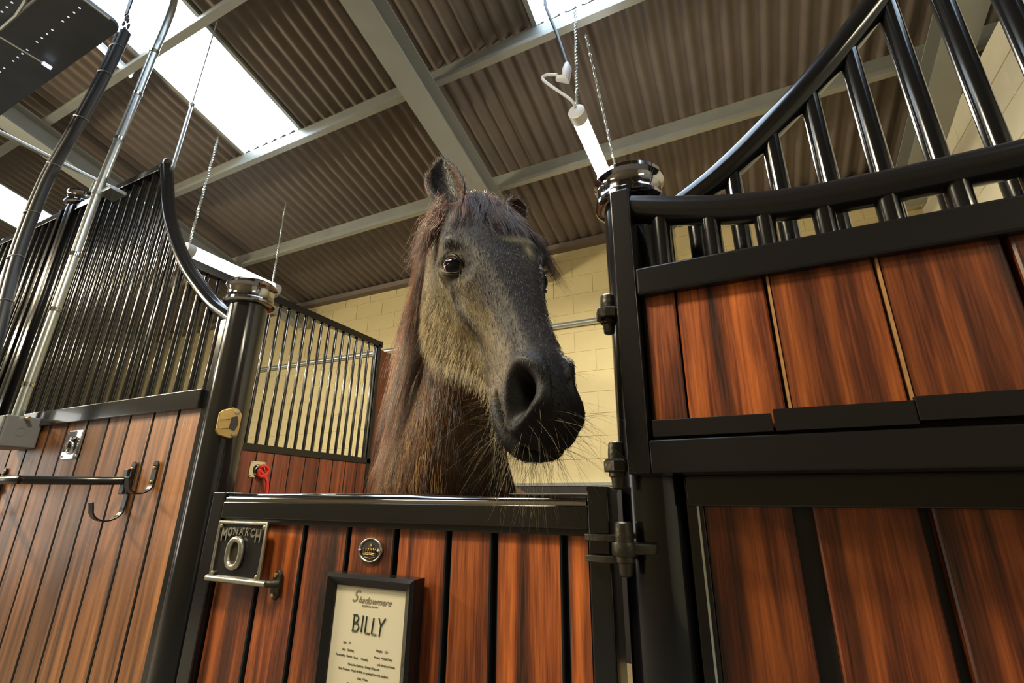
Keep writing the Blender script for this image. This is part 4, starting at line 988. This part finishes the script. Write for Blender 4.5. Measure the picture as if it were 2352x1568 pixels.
# ---- eyes
meye = mat('dark_wet_eye', (0.004, 0.004, 0.006), 0.03, coat=0.0, spec=0.35)
miris = mat('brown_iris', (0.075, 0.022, 0.008), 0.08, coat=0.0, spec=0.35)
mscl = mat('eye_white', (0.62, 0.52, 0.36), 0.2, coat=0.6)
mlid = mat('eyelid_skin', (0.060, 0.042, 0.024), 0.7, spec=0.2, noise=0.3, nscale=300, bump=0.4)
mlid2 = mat('eyelid_rim', (0.010, 0.008, 0.008), 0.5, spec=0.3)
for sd in (1, -1):
    c, R, outw, e1, e2 = EYES[sd]
    tc_ = np.array(CAM) - c; tc_ /= np.linalg.norm(tc_); gaze = outw + (e1 * 0.26 + e2 * 0.02); gaze /= np.linalg.norm(gaze)
    g1 = e1 - gaze * e1.dot(gaze); g1 /= np.linalg.norm(g1); g2 = np.cross(gaze, g1)
    def cap(a0, a1, rr, el=1.0, nseg=40, nr_=14):
        b = MB(); vs = []
        for i in range(nr_ + 1):
            a = a0 + (a1 - a0) * i / nr_
            for k in range(nseg):
                ph = 2 * math.pi * k / nseg
                dx, dy = math.sin(a) * math.cos(ph), math.sin(a) * math.sin(ph) * el
                vs.append(c + rr * (gaze * math.cos(a) + g1 * dx + g2 * dy))
        fs = [(i * nseg + k, i * nseg + (k + 1) % nseg, (i + 1) * nseg + (k + 1) % nseg, (i + 1) * nseg + k) for i in range(nr_) for k in range(nseg)]
        return b.add(vs, fs)
    eb = cap(0.75, 1.9, R).build('eyeball', mscl, HORSE, smooth=True)
    cap(0.0, 0.80, R * 1.012, 1.0).build('iris', miris, eb, smooth=True)
    cap(0.0, 0.60, R * 1.03, 0.95).build('pupil', meye, eb, smooth=True)
    # lids follow an almond around the eye
    def almond(k, grow=0.0, lift=0.0):
        a = 2 * math.pi * k / 40; ca_, sa_ = math.cos(a), math.sin(a)
        x = (0.0285 + grow) * ca_; y = (0.0196 + grow) * sa_ * (1.08 if sa_ > 0 else 0.88) * (1 - 0.18 * abs(ca_) ** 3) - 0.0030 * ca_
        rr = R * 1.07 + lift; h2 = max(rr * rr - x * x - y * y, (0.008) ** 2)
        return c + e1 * x + e2 * y + outw * math.sqrt(h2)
    MB().tube([almond(k, 0.0005, 0.000) for k in range(41)], 0.0021, 8, caps=False).build('eyelid_rim', mlid2, HORSE, smooth=True)
    MB().tube([almond(k, 0.0036, 0.0004) for k in range(41)], [0.0030 + 0.0012 * max(0, math.sin(2 * math.pi * k / 40)) for k in range(41)], 10, caps=False).build('eyelid', mlid, HORSE, smooth=True)
    # lashes
    V, F, T_ = [], [], []
    if sd == 1: LASH = []
    for k in np.linspace(2, 18, 42):
        p = np.array(almond(k, 0.002, 0.001)); d = outw * 0.9 + e2 * 0.5 + e1 * rng.normal(0, .15) ; d /= np.linalg.norm(d)
        LASH.append([p + d * q * 0.016 - np.array([0, 0, 1]) * q * q * 0.006 for q in np.linspace(0, 1, 5)])

# ---- hair as strands of real geometry
def strands(name, paths, rads, tints, parent=HORSE, sides=3):
    npts = len(paths[0]); P = np.array(paths, float); N = len(P)
    T = np.gradient(P, axis=1); T /= np.linalg.norm(T, axis=2, keepdims=True) + 1e-12
    ref = np.array([0.37, 0.81, 0.45]); U = np.cross(T, ref); U /= np.linalg.norm(U, axis=2, keepdims=True) + 1e-12; W = np.cross(T, U)
    taper = np.linspace(1, 0.12, npts) ** 0.7
    r = np.asarray(rads)[:, None] * taper[None, :]
    V = np.empty((N, npts, sides, 3))
    for k in range(sides):
        a = 2 * math.pi * k / sides
        V[:, :, k] = P + (U * math.cos(a) + W * math.sin(a)) * r[:, :, None]
    base = np.arange(N)[:, None, None] * npts * sides + np.arange(npts - 1)[None, :, None] * sides
    k = np.arange(sides)[None, None, :]; k2 = (k + 1) % sides
    F = np.stack([base + k, base + k2, base + sides + k2, base + sides + k], axis=3).reshape(-1, 4)
    m = bpy.data.meshes.new(name); m.vertices.add(N * npts * sides); m.vertices.foreach_set('co', V.astype(np.float32).ravel())
    m.loops.add(len(F) * 4); m.loops.foreach_set('vertex_index', F.astype(np.int32).ravel())
    m.polygons.add(len(F)); m.polygons.foreach_set('loop_start', np.arange(0, len(F) * 4, 4, dtype=np.int32))
    m.update(calc_edges=True); m.shade_smooth()
    tc = np.repeat(np.asarray(tints, float), npts * sides, axis=0)
    a = m.color_attributes.new('tint', 'FLOAT_COLOR', 'POINT'); a.data.foreach_set('color', np.column_stack([tc, np.ones(len(tc))]).astype(np.float32).ravel())
    m.materials.append(mhair)
    o = placed(name, m, (0, 0, 0), parent); o['kind'] = 'stuff'
    return o
o = strands('eyelash', LASH, [0.00035] * len(LASH), [(0.01, 0.01, 0.01)] * len(LASH))

def coat():
    vis = (co[:, 2] > 1.24) & (nr @ np.array([0.45, -0.86, -0.2]) > -0.35) & (t < 60)
    # keep the area near the eyes and the nostril openings clear
    ed = np.minimum(np.linalg.norm(co - HW(20.4, 9.2, -4), axis=1), np.linalg.norm(co - HW(20.4, -9.2, -4), axis=1))
    nst = side & (rad < 1.0)
    idx = np.where(vis & (ed > 0.031) & ~nst & ~earm & ~ear2)[0]
    N = 170000
    pick = rng.choice(idx, N); p = co[pick] + rng.normal(0, 0.0015, (N, 3)); nn = nr[pick]
    tt, ss, nl = t[pick], s[pick], n[pick]
    inhead = k_[pick] > 0.5
    cheekf = np.clip((-nl - 6) / 12, 0, 1)
    flow_h = HF[None] * (0.95 - 0.55 * cheekf)[:, None] - HN[None] * (0.30 + 0.9 * cheekf * (tt < 32))[:, None] + HR[None] * (np.sign(ss) * 0.25 * (nl > -1))[:, None]
    up_ = (tt < 17) & (nl > 0)
    flow_h = flow_h + np.where(up_, 0.0, 0.0)[:, None]
    flow = np.where(inhead[:, None], flow_h, np.array([0.0, -0.1, -1.0])[None])
    flow = flow - nn * np.einsum('ij,ij->i', flow, nn)[:, None]; flow /= np.linalg.norm(flow, axis=1, keepdims=True) + 1e-9
    flow += rng.normal(0, 0.16, (N, 3))
    L = np.where(inhead, 0.009, 0.020) * rng.uniform(0.6, 1.35, N) * np.where(tt > 44, 0.5, 1.0) * np.where((nl < -19) & inhead & (tt < 34), 2.0, 1.0)
    lift = np.where(inhead, 0.10, 0.30)
    q = [p - nn * 0.0006 + (flow * a + nn * (lift * a * (1.3 - a))[:, None] if False else flow * a * L[:, None] + nn * (lift * L * a * (1.4 - a))[:, None]) for a in (0.0, 0.5, 1.0)]
    P = np.stack(q, axis=1)
    c = col[pick] * rng.uniform(0.75, 1.4, (N, 1)) * np.array([1, 1, 1]) 
    strands('coat_hair', P, np.where(inhead, 0.00042, 0.0006), np.clip(c, 0, 1))
coat()

def fall(root, d0, L, npts, stiff, off, grav=np.array([0, 0, -1.0]), wave=0.0, ph=0.0):
    p = np.array(root, float); d = np.array(d0, float); d /= np.linalg.norm(d); st_ = L / (npts - 1); out = [p.copy()]
    for i in range(npts - 1):
        d = d * stiff + grav * (1 - stiff); d /= np.linalg.norm(d)
        p = p + d * st_ + np.array([math.sin(ph + i * 0.9), math.cos(ph * 1.7 + i * 0.8), 0]) * wave
        loc, nor, _, dist = bvh.find_nearest(Vector(p), 0.12)
        if loc is not None:
            v = p - np.array(loc); sgn = v.dot(np.array(nor))
            if sgn < off: p = np.array(loc) + np.array(nor) * (off)
        out.append(p.copy())
    return out
# crest of the neck: dorsal side of the neck loft
NS = catmull([np.hstack([np.atleast_1d(x).astype(float) for x in sct]) for sct in NECK[:6]], 10)
def crest(u):
    q = u * (len(NS) - 1); i = int(min(q, len(NS) - 2)); f_ = q - i; S0 = NS[i] * (1 - f_) + NS[i + 1] * f_
    tg = NS[min(i + 1, len(NS) - 1), :3] - NS[max(i - 1, 0), :3]; tg /= np.linalg.norm(tg); lat = S0[5:8] - tg * S0[5:8].dot(tg); lat /= np.linalg.norm(lat)
    dv = np.cross(tg, lat)
    if dv[1] < 0: dv = -dv
    return S0[:3] + dv * S0[4] * 0.93, lat, dv
def clumped(guides, per, spread, tip, rad, cols, wob=0.0012):
    P, R_, C = [], [], []
    for g, gc in zip(guides, cols):
        G_ = np.array(g); m = len(G_); a = np.linspace(0, 1, m)[:, None]
        T_ = np.gradient(G_, axis=0); T_ /= np.linalg.norm(T_, axis=1, keepdims=True) + 1e-9
        for _ in range(per):
            o = rng.normal(0, spread, 3); o2 = rng.normal(0, tip, 3); ph = rng.uniform(0, 6.3); fq = rng.uniform(5, 12)
            w_ = wob * a * np.stack([np.sin(ph + fq * a[:, 0]), np.cos(ph * 1.7 + fq * a[:, 0]), np.zeros(m)], 1)
            e = a ** rng.uniform(1.2, 2.5)
            cut = rng.uniform(0.72, 1.0); idx_ = np.linspace(0, (m - 1) * cut, m); lo = np.floor(idx_).astype(int); hi = np.minimum(lo + 1, m - 1); fr_ = (idx_ - lo)[:, None]
            Q = G_ + o * (1 - 0.55 * a) + o2 * e + w_
            P.append(Q[lo] * (1 - fr_) + Q[hi] * fr_); R_.append(rng.uniform(*rad)); C.append(np.clip(gc * rng.uniform(0.55, 1.5), 0, 1))
    return P, R_, C
gs, gc = [], []
for i in range(190):
    u = rng.uniform(0.0, 0.98) ** 0.9; c, lat, dv = crest(u); cl_ = rng.uniform(-1, 1)
    L = rng.uniform(0.26, 0.42) * (0.75 + 0.5 * min(1, u * 2.2)); off = rng.uniform(0.004, 0.034)
    d0 = lat * (1.0 + 0.2 * cl_) + dv * rng.uniform(0.0, 0.25) + np.array([0, 0, 0.25]) + rng.normal(0, .06, 3)
    gs.append(fall(c + lat * rng.normal(0.005, 0.012) + dv * rng.normal(0, 0.004), d0, L, 16, 0.72, off, np.array([-0.10, -0.05, -1.0]), 0.0022, cl_ * 3 + i))
    f_ = rng.uniform(); gc.append(np.array([0.135, 0.055, 0.021]) if f_ < 0.55 else (np.array([0.27, 0.105, 0.034]) if f_ < 0.8 else np.array([0.05, 0.026, 0.020])))
strands('mane', *clumped(gs, 24, 0.0055, 0.006, (0.0004, 0.00075), gc))
gs, gc = [], []
for i in range(150):
    s0 = rng.normal(-1.0, 2.2); t0 = rng.uniform(-3.0, 3.5); fan = rng.uniform(-1.2, 0.62) + s0 * 0.04
    d0 = HN * 0.05 + HF * 0.62 + HR * fan * 0.8
    L = rng.uniform(0.14, 0.245) * (1.0 + 0.2 * max(0, -fan))
    gs.append(fall(HW(t0, s0, 1.5), d0, L, 15, 0.80, rng.uniform(0.002, 0.018 if fan > -0.3 else 0.011), np.array([0, 0, -0.8]) + HF * 0.35 + HR * fan * 0.45, 0.0022, i * 1.7))
    f_ = rng.uniform(); gc.append(np.array([0.040, 0.030, 0.034]) if f_ < 0.6 else (np.array([0.13, 0.105, 0.12]) if f_ < 0.78 else np.array([0.13, 0.060, 0.040])))
strands('forelock', *clumped(gs, 26, 0.0045, 0.007, (0.0003, 0.0006), gc))
gs, gc = [], []
for i in range(46):
    d0 = HR * 0.8 + HF * 0.3 + rng.normal(0, .2, 3); u = rng.uniform(0, 1)
    gs.append(fall(HW(-1 + 8 * u, 7.2 + rng.uniform(-1.2, .8), rng.uniform(-5, 0.2)), d0, rng.uniform(.06, .17), 15, 0.75, rng.uniform(.002, .014), np.array([-0.30, 0.05, -1.0]), 0.003, i)); gc.append(np.array([0.135, 0.058, 0.034]) * rng.uniform(.5, 1.2))
strands('side_lock', *clumped(gs, 16, 0.008, 0.012, (0.0003, 0.0005), gc, 0.003))
# loose flyaway hairs over the poll and short hair on the ears
fy = []
for i in range(60):
    s0 = rng.uniform(-5, 4); d = HN * 0.6 + np.array([0, 0, .5]) + rng.normal(0, .5, 3); d /= np.linalg.norm(d); r_ = HW(rng.uniform(-2, 4), s0, 2.2); bnd = rng.normal(0, .025, 3); L = rng.uniform(.03, .075)
    fy.append([r_ + d * L * q + bnd * q * q for q in np.linspace(0, 1, 8)])
strands('flyaway_hair', fy, [0.00022] * len(fy), [np.array([0.22, 0.13, 0.08]) * rng.uniform(.4, 1.2) for _ in fy])
ei = rng.choice(np.where(earm | ear2)[0], 9000); ex = np.where(earm[ei], 1.0, 0.0)
eax = np.where(ex[:, None] > 0, (earR_t - earR_b) / np.linalg.norm(earR_t - earR_b), (earL_t - earL_b) / np.linalg.norm(earL_t - earL_b))
ep = co[ei]; en = nr[ei]; eL = rng.uniform(0.004, 0.011, (len(ei), 1)); fl_ = eax + rng.normal(0, .3, (len(ei), 3))
edge = (np.abs(en @ np.array([-0.8, -0.5, 0.1])) > 0.75)[:, None]
ec = np.where(edge, np.array([0.20, 0.095, 0.05]), np.array([0.012, 0.007, 0.005])) * rng.uniform(.5, 1.5, (len(ei), 1))
strands('ear_hair', np.stack([ep, ep + (fl_ * .5 + en * .35) * eL, ep + (fl_ + en * .45) * eL], 1), [0.00045] * len(ei), np.clip(ec, 0, 1))
# shaggy chest and throat hair, darker on the right as painted jaw shade
th, tr_, tt_ = [], [], []
idx = np.where((co[:, 2] > 1.22) & (co[:, 2] < 1.75) & (nr @ np.array([0.35, -0.9, 0]) > -0.3) & (k_ < 0.5))[0]
if len(idx):
    pk = rng.choice(idx, 9000)
    for i in pk:
        p = co[i]; nn = nr[i]; cl_ = math.sin(p[0] * 95 + 3 * math.sin(p[2] * 30)); L = rng.uniform(.03, .06)
        pts_ = []
        for a in (0, .33, .66, 1):
            pts_.append(p + nn * (0.004 + 0.010 * a * (1.2 - a)) * (1 + .4 * cl_) + np.array([0.006 * cl_ * a, 0, -L * a]) + rng.normal(0, .0008, 3))
        th.append(pts_); tr_.append(.0007); tt_.append((np.array([0.27, 0.15, 0.055]) if cl_ > 0.2 and p[0] < -0.72 else (np.array([0.085, 0.045, 0.025]) if p[0] < -0.72 else np.array([0.035, 0.028, 0.030]))) * rng.uniform(.6, 1.3))
    strands('chest_hair', th, tr_, tt_)
# jaw beard
bh_, br_, bt_ = [], [], []
idx = np.where(head & (n < -13.0) & (t > 8) & (t < 50) & (nr @ np.array([0, 0, -1.0]) > 0.15))[0]
for i in rng.choice(idx, 2600):
    p = co[i]; L = rng.uniform(.015, .045); nn = nr[i]
    bh_.append([p + nn * .010 * a + np.array([rng.normal(0, .003) * a, 0, -L * a]) for a in (0, .33, .66, 1)])
    br_.append(.00035); bt_.append(np.array([0.36, 0.27, 0.13]) * rng.uniform(.4, 1.3))
strands('beard', bh_, br_, bt_)
# whiskers on lips, chin and nose
wh, wr = [], []
idx = np.where(head & (t > 46) & (n < -3.0) & ~(side & (rad < 1.1)))[0]
for i in rng.choice(idx, 210):
    p = co[i]; nn = nr[i]; L = rng.uniform(.035, .11); sag = rng.uniform(0.1, 0.55)
    d = nn + rng.normal(0, .28, 3); d /= np.linalg.norm(d)
    wh.append([p + d * L * a + np.array([0, 0, -1.0]) * L * sag * a * a for a in np.linspace(0, 1, 7)]); wr.append(rng.uniform(.00022, .00042))
for i in rng.choice(np.where(head & (t > 44) & (n < -11.5))[0], 70):
    p = co[i]; L = rng.uniform(.06, .13); d = np.array([rng.normal(0, .2), rng.normal(0, .15) - .1, -1]); 
    wh.append([p + d * L * a + np.array([rng.normal(0, .002), 0, 0]) for a in np.linspace(0, 1, 7)]); wr.append(rng.uniform(.0002, .0004))
for c_ in (HW(23.5, 9.0, -7.5), HW(23.5, -9.0, -7.5)):
    for _ in range(4):
        d = (HR if c_ @ HR > HO @ HR else -HR) * 1.0 + HF * .6 + rng.normal(0, .25, 3); d /= np.linalg.norm(d)
        wh.append([c_ + d * .06 * a for a in np.linspace(0, 1, 7)]); wr.append(.0003)
strands('whisker', wh, wr, [np.array([0.10, 0.075, 0.03]) * rng.uniform(.4, 1.5) for _ in wh])
